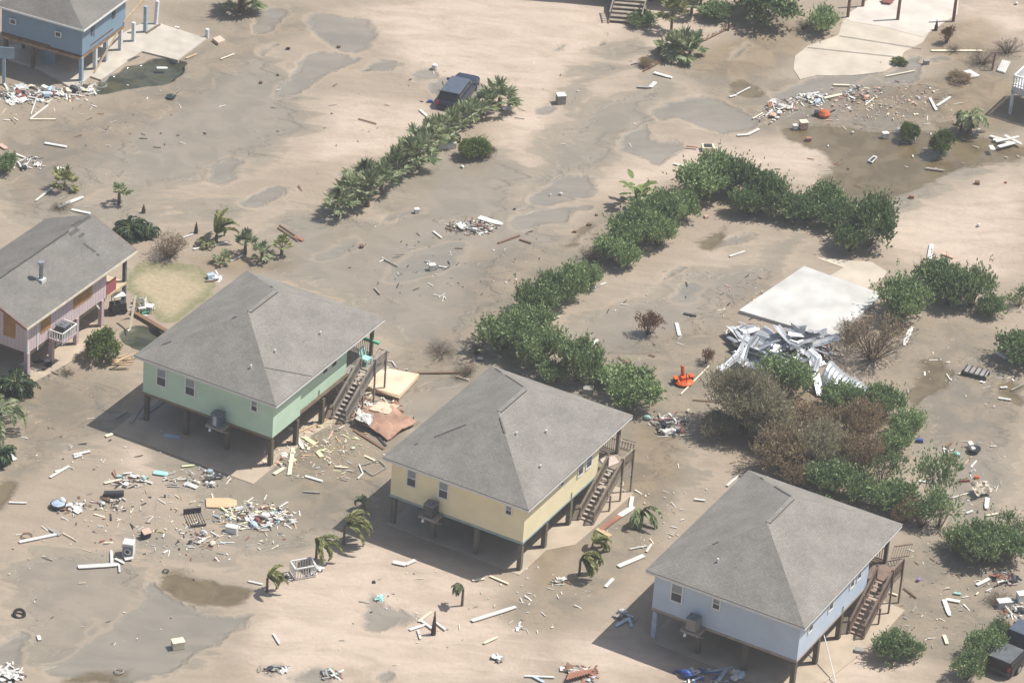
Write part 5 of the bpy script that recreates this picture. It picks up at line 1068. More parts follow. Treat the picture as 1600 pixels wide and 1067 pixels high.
# ---- single boards (photo end points)
for a in [
 (178, 183, 252, 183, .0, '', '') ][:0]+[
 (62, 140, 48, 180, .12, 'white', 'thin white pole leaning down from the top left heap'), (47, 187, 87, 187, .2, 'cream', 'flat cream board below the top left heap'), (75, 165, 48, 186, .2, 'white', 'white board slanting off the top left heap'), (70, 224, 104, 230, .35, 'white', 'long white board alone on upper left mud'),
 (0, 226, 10, 233, .5, 'pink', 'pale panel cut by the left edge'), (245, 107, 262, 107, .45, 'white', 'white box lid floating in the flooded hole'), (345, 93, 366, 85, .15, 'cream', 'thin pale stick on mud right of the hole'), (290, 92, 308, 85, .2, 'tan', 'tan board against the slab corner'), (273, 43, 280, 44, .3, 'white', 'small white piece above the slab'),
 (86, 290, 56, 314, .22, 'white', 'thin white strip left of the pink roof'), (90, 324, 130, 308, .45, 'white', 'long white plank behind the pink roof, upper'), (112, 328, 141, 334, .35, 'white', 'short white plank behind the pink roof, lower'), (280, 374, 302, 366, .15, 'white', 'thin white stick by the bare shrub'), (302, 390, 356, 379, .2, 'white', 'long white pole behind the green house'),
 (357, 410, 381, 399, .15, 'white', 'short white pole by the spiky palms'), (437, 352, 470, 374, .12, 'brown', 'upper one of two dark parallel poles'), (434, 356, 466, 377, .12, 'brown', 'lower one of two dark parallel poles'), (460, 370, 474, 376, .4, 'rust', 'brown chunk at the end of the parallel poles'),
 (554, 734//2+0, 566, 387, .1, 'brown', 'small upright dark stub in the wet field')][:0] if False else [
 (62, 140, 48, 180, .12, 'white', 'thin white pole leaning down from the top left heap'), (47, 187, 87, 187, .2, 'cream', 'flat cream board below the top left heap'), (75, 165, 48, 186, .2, 'white', 'white board slanting off the top left heap'), (70, 224, 104, 230, .35, 'white', 'long white board alone on upper left mud'),
 (0, 226, 10, 233, .5, 'pink', 'pale panel cut by the left edge'), (245, 107, 262, 107, .45, 'white', 'white box lid floating in the flooded hole'), (345, 93, 366, 85, .15, 'cream', 'thin pale stick on mud right of the hole'), (290, 92, 308, 85, .2, 'tan', 'tan board against the slab corner'), (273, 43, 280, 44, .3, 'white', 'small white piece above the slab'),
 (86, 290, 56, 314, .22, 'white', 'thin white strip left of the pink roof'), (90, 324, 130, 308, .45, 'white', 'long white plank behind the pink roof, upper'), (112, 328, 141, 334, .35, 'white', 'short white plank behind the pink roof, lower'), (280, 374, 302, 366, .15, 'white', 'thin white stick by the bare shrub'), (302, 390, 356, 379, .2, 'white', 'long white pole behind the green house'),
 (357, 410, 381, 399, .15, 'white', 'short white pole by the spiky palms'), (437, 352, 470, 374, .12, 'brown', 'upper one of two dark parallel poles'), (434, 356, 466, 377, .12, 'brown', 'lower one of two dark parallel poles'), (460, 370, 474, 376, .4, 'rust', 'brown chunk at the end of the parallel poles'),
 (600, 405, 622, 416, .15, 'grey', 'dark grey stick in the wet field, left'), (585, 450, 594, 460, .15, 'grey', 'bent stick lying above the green roof'), (664, 408, 678, 413, .15, 'grey', 'short stick beside the white bucket'), (560, 186, 588, 194, .12, 'brown', 'thin brown branch on pale sand left of car'), (656, 172, 667, 182, .3, 'white', 'white strip left of the dark car tail'),
 (778, 380, 812, 368, .2, 'brown', 'dark pole at the tan field corner right of the heap'), (812, 374, 830, 380, .2, 'brown', 'dark broken log beyond the dark pole'), (748, 340, 785, 351, .75, 'white', 'white ribbed panel on the middle heap'), (748, 366, 762, 363, .2, 'white', 'short white bar right of the middle heap'), (677, 362, 690, 372, .2, 'white', 'white bent strip left of the middle heap'),
 (786, 172, 812, 161, .5, 'white', 'white hull like board at the right end of the palm row'), (1022, 114, 1050, 122, .45, 'white', 'white plank beside the fallen fence'), (996, 136, 1016, 137, .35, 'grey', 'grey slatted bit between two white bits'), (1016, 137, 1024, 129, .45, 'white', 'white bit right of the slatted bit'), (1152, 212, 1168, 211, .3, 'white', 'flat white strip left of the slanted white strip'), (1168, 211, 1186, 202, .3, 'white', 'slanted white strip at the wreckage tip'),
 (1176, 186, 1192, 177, .15, 'cream', 'thin cream stick above the white strips'), (1140, 152, 1151, 149, .25, 'white', 'short white board in the upper brown puddle'), (1151, 148, 1172, 137, .15, 'white', 'thin white pole in the upper brown puddle'), (1302, 133, 1328, 134, .25, 'cream', 'cream board left of the brick heap'), (1287, 154, 1315, 148, .35, 'cream', 'long cream board under the brick heap'),
 (1327, 151, 1336, 155, .3, 'white', 'short white board under the brick heap'), (1352, 165, 1369, 151, .12, 'cream', 'thin diagonal stick right of the brick heap'), (1384, 120, 1430, 111, .15, 'cream', 'long pale branch on the puddle by the slab'), (1455, 80, 1535, 80, .35, 'cream', 'very long pale beam at the top right'), (1453, 154, 1463, 173, .3, 'white', 'white curved strip right of the brick field'), (1464, 166, 1485, 152, .3, 'white', 'white strip lying beside the curved one'),
 (1446, 263, 1476, 267, .25, 'grey', 'grey board in the brown water'), (1456, 382, 1452, 405, .45, 'white', 'white upright board in the pink sand at right'), (1472, 396, 1490, 403, .4, 'pink', 'pale pink flat board right of the white one'), (1496, 422, 1488, 446, .55, 'white', 'tall white board among the bushes'), (1535, 443, 1528, 451, .4, 'white', 'white piece in the wide bush'),
 (1425, 511, 1412, 540, .45, 'white', 'pale metal strip below the bright green bush'), (1322, 326, 1346, 322, .35, 'white', 'white strip behind the hedge right arm'), (1388, 338, 1398, 330, .25, 'white', 'thin white strip beyond the end hedge bush'), (1140, 401, 1164, 393, .2, 'white', 'thin white pole in the tan yard'), (925, 451, 947, 442, .2, 'white', 'white pole at the foot of the hedge'),
 (850, 503, 875, 495, .25, 'white', 'white bent pipe at the foot of the hedge'), (914, 549, 934, 531, .25, 'white', 'ragged white strip right of the hedge foot'), (1057, 505, 1062, 525, .35, 'white', 'white slatted board in the tan yard'), (1068, 490, 1088, 494, .25, 'dark', 'dark flat piece in the tan yard'), (966, 557, 982, 568, .12, 'brown', 'thin dark branch left of the orange mower'), (1014, 554, 1024, 557, .12, 'brown', 'short dark stick below the rusty tree'),
 (1064, 616, 1108, 572, .12, 'cream', 'long cream pole right of the orange mower'), (1121, 575, 1121, 620, .12, 'cream', 'upright looking cream pole left of the metal heap'), (1082, 625, 1125, 628, .1, 'brown', 'dark stick near the round white ring'), (1085, 780, 1102, 782, .2, 'white', 'small white board left of the blue roof'), (1136, 759, 1153, 744, .25, 'white', 'white board touching the blue roof left edge'),
 (966, 885, 1006, 868, .45, 'white', 'wide white board between yellow and blue houses'), (946, 917, 958, 904, .3, 'white', 'short white board below the wide one'), (984, 858, 1010, 853, .12, 'white', 'thin curved white strip near the wide board'), (1010, 862, 1018, 850, .2, 'white', 'white hooked strip left of the blue roof'), (968, 806, 990, 792, .55, 'white', 'white gutter section by the yellow house stairs'), (985, 792, 988, 776, .35, 'white', 'upper bent end of the white gutter'),
 (938, 828, 968, 806, .5, 'rust', 'brown plank in line with the white gutter'), (933, 826, 954, 838, .45, 'tan', 'orange tan board at the end of the brown plank'), (737, 970, 806, 948, .4, 'white', 'long white beam before the yellow house'), (757, 904, 738, 907, .25, 'cream', 'short pale board at the yellow shadow edge'), (765, 900, 794, 912, .2, 'cream', 'cream strip at the yellow shadow edge'), (614, 878, 634, 882, .5, 'white', 'white torn sheet left part at yellow shadow edge'), (634, 882, 649, 875, .35, 'white', 'white torn sheet right part at yellow shadow edge'),
 (654, 971, 674, 956, .22, 'cream', 'cream board upper left of the pointed stump'), (640, 984, 664, 976, .3, 'white', 'white board left of the pointed stump'), (657, 969, 678, 984, .25, 'white', 'white board behind the pointed stump'), (678, 970, 696, 984, .2, 'white', 'white board right of the pointed stump'), (653, 984, 657, 998, .2, 'white', 'small white board below the pointed stump'),
 (427, 990, 437, 1006, .2, 'white', 'white stick on the pale sand below the railed box'), (756, 1005, 778, 995, .22, 'cream', 'cream stick near the bottom centre'), (875, 1045, 920, 1048, .6, 'white', 'white board atop the brown heap'), (820, 1056, 866, 1058, .2, 'white', 'white board left of the brown heap'), (832, 1056, 850, 1066, .25, 'ltblue', 'pale blue board left of the brown heap'), (918, 1064, 930, 1056, .3, 'ltblue', 'pale blue board right of the brown heap'),
 (962, 978, 984, 965, .3, 'ltblue', 'pale blue board at the blue house shadow tip'), (982, 966, 987, 979, .25, 'ltblue', 'short pale blue board in the blue house shadow'), (964, 956, 990, 964, .2, 'ltblue', 'thin pale blue board above the shadow tip'), (1055, 1047, 1100, 1062, .3, 'blue', 'bright blue curved plank at the bottom'), (1105, 1050, 1145, 1042, .2, 'ltblue', 'pale blue board right of the bright blue plank'), (1122, 1064, 1136, 1044, .3, 'ltblue', 'pale blue board leaning at the blue house shade'),
 (30, 847, 92, 834, .35, 'white', 'long white gutter at lower left'), (78, 826, 94, 836, .4, 'grey', 'grey board crossing the end of the gutter'), (98, 833, 120, 845, .08, 'cream', 'thin rod right of the gutter'), (122, 886, 186, 882, .5, 'white', 'long white fascia board left of the washer'), (175, 880, 174, 860, .25, 'white', 'short white board standing off the fascia'), (180, 873, 194, 880, .25, 'white', 'white board right of the standing one'), (186, 882, 187, 894, .15, 'white', 'small white stub under the fascia'),
 (60, 993, 62, 1000, .3, 'white', 'tiny white stick on the tan sand'), (0, 1063, 28, 1053, .5, 'white', 'white plank end at the bottom left corner'), (322, 786, 370, 786, 1.05, 'ply', 'clean tan plywood sheet beside the big heap'), (240, 738, 262, 741, .6, 'aqua', 'pale mint flat panel near the green house shadow'), (290, 755, 308, 762, .5, 'white', 'white board below the pale mint panel'), (163, 755, 190, 749, .25, 'cream', 'cream board left of the small heap'),
 (78, 746, 108, 728, .25, 'white', 'long white board at the left flat, lower'), (86, 737, 104, 732, .2, 'white', 'white board at the left flat, middle'), (115, 711, 141, 705, .3, 'white', 'white board at the left flat, upper'), (116, 715, 128, 711, .25, 'white', 'short white board under the upper one'), (12, 708, 24, 719, .45, 'white', 'white panel beside the cycad at the left edge'), (14, 785, 42, 786, .2, 'white', 'thin white board at the left edge'), (284, 729, 304, 727, .2, 'yellow', 'pale yellow board in the green house shadow edge'),
 (204, 661, 224, 630, .3, 'grey', 'grey board lying beneath the green house corner'), (218, 654, 258, 624, .4, 'grey', 'second grey board lying beneath the green house'), (181, 652, 198, 643, .2, 'grey', 'grey board in the green house shadow'), (256, 680, 281, 684, .5, 'ltblue', 'pale blue scrap in the green house shade'), (165, 682, 176, 678, .35, 'cream', 'cream scrap at the edge of green house shadow'),
 (466, 676, 546, 638, .16, 'tan', 'long tan two by four below the green house stairs'), (458, 700, 452, 742, .35, 'cream', 'long cream board standing out on the mud'), (428, 741, 444, 731, .35, 'cream', 'cream board left of the long cream one'), (477, 744, 504, 752, .3, 'white', 'curved white strip on the mud'), (523, 729, 544, 731, .2, 'cream', 'thin cream strip on the mud'), (569, 712, 586, 720, .2, 'cream', 'cream stick near the grey frame'),
 (561, 726, 567, 740, .12, 'white', 'thin white pipe left of the grey frame'), (567, 740, 559, 748, .15, 'white', 'lower end of the thin white pipe'), (474, 768, 500, 770, .15, 'grey', 'grey stick under the white strip'), (462, 680, 474, 702, .35, 'white', 'white panel leaning at the green house end post'), (475, 683, 492, 694, .45, 'yellow', 'pale yellow curled sheet off the green house corner'), (496, 706, 503, 714, .4, 'yellow', 'small pale yellow scrap off the green house corner'), (452, 722, 462, 718, .4, 'yellow', 'pale yellow scrap beside the cream board'),
 (601, 564, 613, 565, .1, 'white', 'white pipe top by the tan wooden deck'), (613, 565, 618, 573, .1, 'white', 'white pipe leg by the tan wooden deck'), (585, 588, 612, 604, .15, 'brown', 'dark board on the tan wooden deck'), (565, 652, 603, 697, .2, 'dark', 'black steel beam on the red brown panel'), (553, 672, 600, 702, .25, 'brown', 'brown frame edge under the red brown panel'), (640, 583, 735, 582, .2, 'brown', 'long dark log on mud behind the yellow house'),
 (716, 590, 742, 565, .12, 'rust', 'thin reddish stick at the yellow house back'), (713, 588, 733, 594, .12, 'cream', 'cream stick behind the yellow roof'), (1436, 752, 1466, 754, .25, 'white', 'white rail behind the thin saplings'), (1419, 786, 1420, 798, .3, 'white', 'white board standing near the blue roof corner'), (1278, 630//1*1, 1278, 630, .2, 'white', '')][:-1]+[
 (1500, 940, 1478, 936, .4, 'white', 'white board forming the top arm of a V'), (1475, 937, 1484, 962, .4, 'white', 'white board forming the left arm of a V'), (1526, 914, 1546, 904, .35, 'white', 'white board left of the red wreck'), (1537, 998, 1558, 988, .4, 'white', 'white board above the small bush by truck'), (1475, 992, 1480, 1006, .3, 'cream', 'pale torn strip on the mud right'), (1490, 926, 1502, 928, .3, 'teal', 'teal trimmed scrap above the V boards'),
 (1552, 822, 1562, 838, .4, 'white', 'white curved board by the right bushes'), (1510, 802, 1520, 798, .2, 'white', 'white board above the right bushes'), (1540, 806, 1560, 802, .2, 'cream', 'cream board above the right bushes'), (1557, 551, 1572, 561, .4, 'white', 'white board left of the dark right edge bush'), (1563, 606, 1574, 605, .25, 'white', 'small curved white scrap at the right'), (1560, 622, 1580, 625, .25, 'white', 'bent white scrap below the curved one'), (1580, 610, 1600, 600, .12, 'grey', 'thin grey pipe at the right edge'),
 (1475, 700, 1478, 712, .2, 'white', 'small white stick left of blue scrap'), (1478, 698, 1487, 692, .2, 'brown', 'small brown stick near the blue scrap'), (1488, 778, 1515, 770, .12, 'white', 'thin pole left of the cream sheet'), (1380, 925, 1385, 932, .15, 'dark', 'small dark stub beside the blue house stairs'), (1390, 926, 1402, 930, .2, 'cream', 'pale stick at the foot of blue stairs'), (1412, 918, 1432, 934, .12, 'brown', 'dark branch right of the blue stairs'),
 (410, 913, 388, 908, .2, 'white', 'white strip left of the bent palm'), (1330, 652, 1356, 645, .3, 'cream', 'cream board at the rim of the brown thicket'), (1262, 610, 1285, 615, .25, 'grey', 'grey board below the green bush at metal heap'), (320, 440, 345, 447, .3, 'white', '')][:-1]:
    if a[6]: board(*a, z=.03, group=None)
board(1283, 975, 1306, 1067, .07, 'white', 'long thin white pipe running down beside the blue house', z=1.6, z2=.05, th=.07, name='pipe', cat='pipe')
board(1210, 60, 1214, 45, .15, 'brown', 'x') if False else None
for x, y in ((1324.5, 27), (1402.5, 31), (1489.5, 33), (1348, 10)):
    lb = {1324.5: 'brown post on the left rim of the upper slab', 1402.5: 'brown post standing mid slab at the top right', 1489.5: 'tall brown post right of the pale slab', 1348: 'brown post at the top edge above the slab'}[x]
    o = solo('brown_post', MB().tube([(0, 0, -.1), (0, 0, 3.2)], [.13, .11], 8), pm('brown_piling', (.20, .115, .075), .85, .25, 2), lb, 'post', G(x, y))
solo('leaning_post', MB().tube([(0, 0, -.1), (.1, .1, 1.5)], [.09, .07], 8), WD['rust'], 'leaning rusty post left of the white panel at right', 'post', G(1550, 110))
solo('fence_post', MB().tube([(0, 0, -.1), (0, 0, 1.1)], .06, 6), WD['dark'], 'thin dark post at the end of the fallen fence', 'post', G(1138, 48))
fn = MB()
for k in range(40):
    t = k/40; rs = random.Random(k); p = G(1005, 112).lerp(G(1150, 40), t); p0 = G(1005, 112); p = p-p0; d = Vector((rs.uniform(-.2, .4), rs.uniform(.1, .6), rs.uniform(.05, .3))); fn.beam(p, p+d, .06, .03)
fn.beam((0, 0, .06), G(1150, 40)-G(1005, 112)+Vector((0, 0, .06)), .08, .05)
solo('fallen_fence', fn, WD['brown'], 'fallen brown picket fence running up beside the sand road', 'fence', G(1005, 112))
for a in ((1262, 74, 1412, 90), (1312, 56, 1440, 76)):
    p, q = G(a[0], a[1], .045), G(a[2], a[3], .045); solo('slab_joint', MB().beam((0, 0, 0), q-p, .07, .012), WD['grey'], 'dark joint line crossing the pale slab, '+('lower' if a[0] == 1262 else 'upper'), 'slab joint', p)
board(206, 487, 262, 520, .45, 'brown', 'dark beam across the muddy hole by the pink house', z=.08, th=.2)
# ---- panels by four points
def sheet(name, pts, zs, mat, label, cat, th=.05, n=10, amp=.0, seed=0, corr=0., ridge=0., fr=3.):
    P = [G(x, y, z) for (x, y), z in zip(pts, zs)]; c = sum(P, Vector())/4; P = [p-c for p in P]; c.z = 0; zz = sum(zs)/4
    rs = np.random.RandomState(seed); N = rs.uniform(-1, 1, (n+1, n+1)); b = MB()
    ph = rs.uniform(0, 6.28, 4)
    def pt(i, j, d):
        u, v = i/n, j/n; p = P[0].lerp(P[1], u).lerp(P[3].lerp(P[2], u), v); e = p.copy(); e.z += zz
        e.z += amp*N[i, j]+ridge*abs(math.sin(fr*u*3.14+ph[0]+1.4*math.sin(2.5*v+ph[1])))+ridge*.6*abs(math.sin(fr*.7*v*3.14+ph[2]))+(corr*(i % 2))+d
        e.x += amp*.8*N[j, i]; e.y += amp*.8*N[-i-1, j]; e.z = max(e.z, .015+d*.1); return e
    for i in range(n):
        for j in range(n):
            b.face([pt(i, j, th), pt(i+1, j, th), pt(i+1, j+1, th), pt(i, j+1, th)]); b.face([pt(i, j, 0), pt(i, j+1, 0), pt(i+1, j+1, 0), pt(i+1, j, 0)])
    for k in range(n):
        for (A, B) in (((k, 0), (k+1, 0)), ((n, k), (n, k+1)), ((k+1, n), (k, n)), ((0, k+1), (0, k))): b.face([pt(*A, 0), pt(*B, 0), pt(*B, th), pt(*A, th)])
    return solo(name, b, mat, label, cat, c)
def under(m, f):
    m.location = m.location-f.location; m.parent = f; del m['category']
def quadpanel(name, pts, zs, mat, label, cat, th=.12, ribs=0):
    P = [G(x, y, z) for (x, y), z in zip(pts, zs)]; c = sum(P, Vector())/4; c.z = 0; P = [p-c for p in P]; d = Vector((0, 0, -th)); b = MB()
    if (P[1]-P[0]).cross(P[2]-P[1]).z < 0: P = P[::-1]
    b.face(P); b.face([p+d for p in P[::-1]])
    for i in range(4): b.face([P[i]+d, P[(i+1) % 4]+d, P[(i+1) % 4], P[i]])
    for k in range(ribs):
        t = (k+.5)/ribs; b.beam(P[0].lerp(P[1], t)+Vector((0, 0, .03)), P[3].lerp(P[2], t)+Vector((0, 0, .03)), .05, .05)
    return solo(name, b, mat, label, cat, c)
_f = quadpanel('wooden_deck', [(586, 572), (655, 584), (624, 618), (560, 600)], [.5, .45, .35, .35], pm('pale_plywood', (.72, .55, .40), .8, .2, .9, .1), 'torn off pale plywood floor lying behind the green house stairs', 'floor panel', .28, 0)
_m = quadpanel('timber_edge', [(556, 598), (563, 590), (627, 612), (624, 622)], [.3, .34, .34, .3], WD['tan'], 'orange tan timber edge', 'timber beam', .1); under(_m, _f)
sheet('roof_panel', [(598, 628), (652, 662), (606, 688), (548, 652)], [.55, .1, .1, .35], pm('red_brown_roof_felt', (.36, .22, .16), .85, .35, .7), 'red brown curved roof panel left of the yellow roof', 'roof panel', .06, 10, .05, 3, 0, .12, 1.5)
sheet('sand_patch_panel', [(592, 628), (625, 634), (606, 648), (576, 640)], [.75, .5, .5, .7], pm('sanded_felt', (.58, .48, .36), .9, .15, 1.2), 'tan sandy upper part of the red brown roof panel', 'roof panel', .04, 6, .03, 5)
sheet('white_cloth', [(560, 640), (584, 648), (580, 664), (556, 655)], [.75, .7, .6, .6], WD['white'], 'white torn sheet draped on the red brown roof panel', 'sheet', .02, 7, .1, 8)
quadpanel('door_panel', [(1205, 0), (1206, 1), (1207, 1), (1206, 0)], [.1]*4, WD['red'], 'x', 'x') if False else None
quadpanel('red_panel', [(1376, -2), (1398, 0), (1392, 5), (1380, 4)], [.2]*4, WD['red'], 'small red panel at the top edge above the slab', 'panel', .05)
quadpanel('corrugated_sheet', [(1504, 111), (1516, 109), (1531, 118), (1516, 122)], [.3, .3, .12, .12], WD['white'], 'white panel lying on brown brush at the right', 'panel', .08)
quadpanel('ribbed_panel', [(1566, 94), (1579, 97), (1570, 114), (1557, 110)], [.5, .5, .1, .1], WD['white'], 'white ribbed panel leaning near the right edge', 'panel', .08, 5)
_f = quadpanel('window_screen', [(1365, 243), (1371, 245), (1363, 254), (1356, 251)], [.08]*4, WD['white'], 'white framed screen floating in brown water', 'window screen', .06); _m = quadpanel('mesh', [(1365.3, 244.6), (1369, 245.8), (1362.6, 252.3), (1358, 251)], [.10]*4, WD['dark'], 'dark mesh', 'mesh', .01); under(_m, _f)
quadpanel('white_cover', [(1404, 196), (1418, 192), (1410, 208), (1398, 203)], [.5, .7, .1, .2], WD['white'], 'white sheet standing beside the small round shrub', 'panel', .06)
quadpanel('tan_box_panel', [(332, 60), (344, 56), (352, 63), (341, 67)], [.25]*4, pm('pinkish_board', (.60, .45, .36), .8), 'pinkish board on the mud right of the slab corner', 'board', .25)
quadpanel('grey_platform', [(1230, 0), (1231, 0), (1231, 1), (1230, 1)], [.1]*4, WD['grey'], 'x', 'x') if False else None
for k, (a, b_) in enumerate((((566, 727), (592, 719)), ((592, 719), (604, 730)), ((604, 730), (583, 743)), ((583, 743), (566, 732)))):
    board(*a, *b_, .09, 'grey', ['upper', 'right', 'lower', 'left'][k]+' rail of the empty grey frame on the mud', z=.05, name='frame_rail', cat='frame rail', group='grey frame rails')
# white star of torn boards in brown water, right
for i, (a, b_, w) in enumerate((((1547, 213), (1570, 219), .35), ((1552, 218), (1580, 224), .45), ((1560, 230), (1590, 222), .5), ((1570, 212), (1596, 226), .4), ((1556, 222), (1592, 214), .3), ((1548, 228), (1552, 235), .5))):
    board(*a, *b_, w, 'white', ['longest upper', 'left', 'widest', 'right upper', 'crossing', 'separate lower left'][i]+' white board of the splayed heap in brown water', z=.1+.05*i, group='splayed white boards')
# broken railings behind the stairs
def rail_piece(x1, y1, x2, y2, z1, z2, h, mat, label, lean=(0, 0)):
    a = G(x1, y1, z1); b_ = G(x2, y2, z2); c = a.lerp(b_, .5); c.z = 0; m = MB(); L = (b_-a).length; n = int(L/.17)
    d = Vector((lean[0], lean[1], h)); m.beam(a-c, b_-c, .06, .06).beam(a-c+d, b_-c+d, .1, .06)
    for k in range(n+1): p = (a-c).lerp(b_-c, k/n); m.beam(p, p+d, .035, .035, (1, 0, 0))
    solo('broken_railing', m, mat, label, 'railing', c)
rail_piece(584, 560, 600, 566, 1.7, 1.6, .5, DECKG, 'broken railing tilting out behind the green house porch', (.3, .5)); rail_piece(968, 698, 990, 704, .1, .1, .1, DECK, 'broken slatted railing lying behind the yellow house stairs', (.15, .9)); rail_piece(1392, 872, 1420, 868, .6, .5, .5, DECKR, 'red brown railing piece leaning behind the blue house stairs', (.2, .6))
quadpanel('landing_board', [(935, 716), (960, 712), (968, 722), (948, 730)], [2.19]*4, pm('dusty_pink_board', (.52, .44, .40), .8, .1), 'pale dusty board lying on the yellow house stair landing', 'board', .03)
quadpanel('crushed_step', [(948, 728), (963, 727), (963, 738), (950, 742)], [.3]*4, WD['grey'], 'grey boards at the foot of the yellow house landing posts', 'board', .2)
# green lawn chair on the green house porch
ch = thing('lawn_chair', 'mint green plastic chair on the green house porch', 'chair', Tg @ Vector((4.9, 4.9, HB+.03)), 1.0)
part('seat', MB().box(-.28, .28, -.28, .28, .38, .44), WD['aqua'], ch); part('backrest', MB().beam((-.28, .25, .4), (-.28, .45, 1.0), .06, .1).beam((0, .25, .4), (0, .45, 1.0), .12, .05).beam((.28, .25, .4), (.28, .45, 1.0), .06, .1).beam((-.3, .45, .95), (.3, .45, .95), .1, .06), WD['aqua'], ch)
for x in (-.25, .25):
    for y in (-.25, .25): part('leg', MB().box(x-.04, x+.04, y-.04, y+.04, 0, .38), WD['aqua'], ch)
solo('green_beam', MB().box(-.9, .9, -.08, .08, 0, .16), WD['green'], 'mint green board on the railing of the green house porch', 'board', Tg @ Vector((4.3, 6.0, HB+1.0)), (0, 0, 1.101-1.57))
# ---- vehicles
def car(kind, label, loc, rz, paint, L, Wd, roofh, cab, bed=False):
    t = thing(kind, label, 'suv' if kind == 'dark_suv' else 'pickup', loc, rz)
    def loft(st, cap=True):
        b = MB(); R = []
        for (x, zb, zt, hw, tw) in st:
            R.append([Vector((x, -hw*.96, zb)), Vector((x, -hw, zb+(zt-zb)*.35)), Vector((x, -hw*.99, zb+(zt-zb)*.75)), Vector((x, -tw, zt)), Vector((x, tw, zt)), Vector((x, hw*.99, zb+(zt-zb)*.75)), Vector((x, hw, zb+(zt-zb)*.35)), Vector((x, hw*.96, zb))])
        for A, B in zip(R, R[1:]):
            for j in range(8): b.face([A[j], B[j], B[(j+1) % 8], A[(j+1) % 8]])
        b.face(R[0]); b.face(R[-1][::-1]); return b
    h = Wd/2; hd = 1.0
    body = loft([(-L/2, .35, .85, h*.86, h*.78), (-L/2+.15, .28, 1.0, h*.97, h*.86), (-L*.3, .25, 1.02, h, h*.9), (L*.15, .25, 1.02, h, h*.9), (L*.3, .26, .98, h*.99, h*.86), (L/2-.3, .28, .90, h*.95, h*.78), (L/2, .35, .68, h*.82, h*.66)])
    bo = part('body', body, paint, t)
    x0, x1 = cab; gl_ = loft([(x0, .98, 1.05, h*.86, h*.84), (x0+.35, .98, roofh-.03, h*.86, h*.72), (x1-.75, .98, roofh-.03, h*.86, h*.72), (x1, .98, 1.03, h*.84, h*.8)])
    part('windows', gl_, pm('car_glass', (.02, .025, .03), .08, .1), t)
    part('roof_skin', loft([(x0+.3, roofh-.06, roofh+.0, h*.76, h*.66), (x0+.5, roofh-.07, roofh+.03, h*.77, h*.68), (x1-1.0, roofh-.07, roofh+.03, h*.77, h*.68), (x1-.72, roofh-.06, roofh-.0, h*.75, h*.66)]), pm('pale_roof_paint', (.09, .11, .15), .35, .1), t)  # roof skin coloured paler than the body paint
    for s in (-1, 1):
        for x in ([x0+.25, (x0+x1)/2-.3, (x0+x1)/2+.55] if not bed else [x0+.2, x1-.7]): part('pillar', MB().beam((x, s*h*.865, 1.0), (x+(.12 if x < 0 else -.02), s*h*.745, roofh-.04), .05, .03), paint, t)
        for x in (-L*.31, L*.31):
            wv = part('wheel', MB().tube([(x, s*(h-.24), .34), (x, s*(h+.02), .34)], .36, 18), pm('tyre', (.025, .025, .025), .8), t)
            part('rim', MB().tube([(x, s*(h+.015), .34), (x, s*(h+.04), .34)], .2, 12), pm('alloy', (.45, .45, .46), .35, .05, 2, 0, .7), wv)
        part('headlight', MB().box(L/2-.16, L/2-.02, s*h*.62-.15, s*h*.62+.15, .62, .78), pm('lamp_glass', (.6, .6, .58), .15), t)
        part('taillight', MB().box(-L/2-.02, -L/2+.06, s*h*.78-.07, s*h*.78+.07, .62, .92), pm('tail_red', (.4, .02, .02), .25), t)
        part('mirror', MB().box(x1-.55, x1-.4, s*(h+.02)-.02, s*(h+.2), 1.02, 1.18) if s > 0 else MB().box(x1-.55, x1-.4, -(h+.2), -(h), 1.02, 1.18), paint, t)
    part('bumper', MB().box(-L/2-.08, -L/2+.03, -h*.85, h*.85, .38, .55), pm('bumper', (.06, .06, .065), .5), t)
    if bed:
        part('bed_floor', MB().box(-L/2+.12, x0-.1, -h*.8, h*.8, 1.025, 1.03), pm('bed_liner', (.11, .12, .13), .6), t)
        for s in (-1, 1): part('bed_rail', MB().box(-L/2+.05, x0-.05, s*h*.84-.05, s*h*.84+.05, 1.0, 1.2), paint, t)
        part('tailgate', MB().box(-L/2, -L/2+.08, -h*.8, h*.8, .7, 1.2), paint, t)
    return t
PB = pm('dark_blue_paint', (.022, .032, .06), .25, .1, 2); PK2 = pm('black_paint', (.018, .018, .022), .22, .1, 2)
cpos = G(716, 150); tail = G(700, 176); nose = G(736, 128); hd_ = math.atan2((nose-tail).y, (nose-tail).x)
car('dark_suv', 'dark blue suv stranded in wet sand beside the palm row', (cpos.x, cpos.y, -.22), hd_, PB, 5.3, 1.85, 1.55, (-2.5, 1.1))
tp_ = G(1590, 1022); car('black_pickup', 'black pickup with dusty bed cut by the right edge', (tp_.x, tp_.y, -.1), 1.02, PK2, 5.4, 1.9, 1.75, (-.5, 1.9), True)
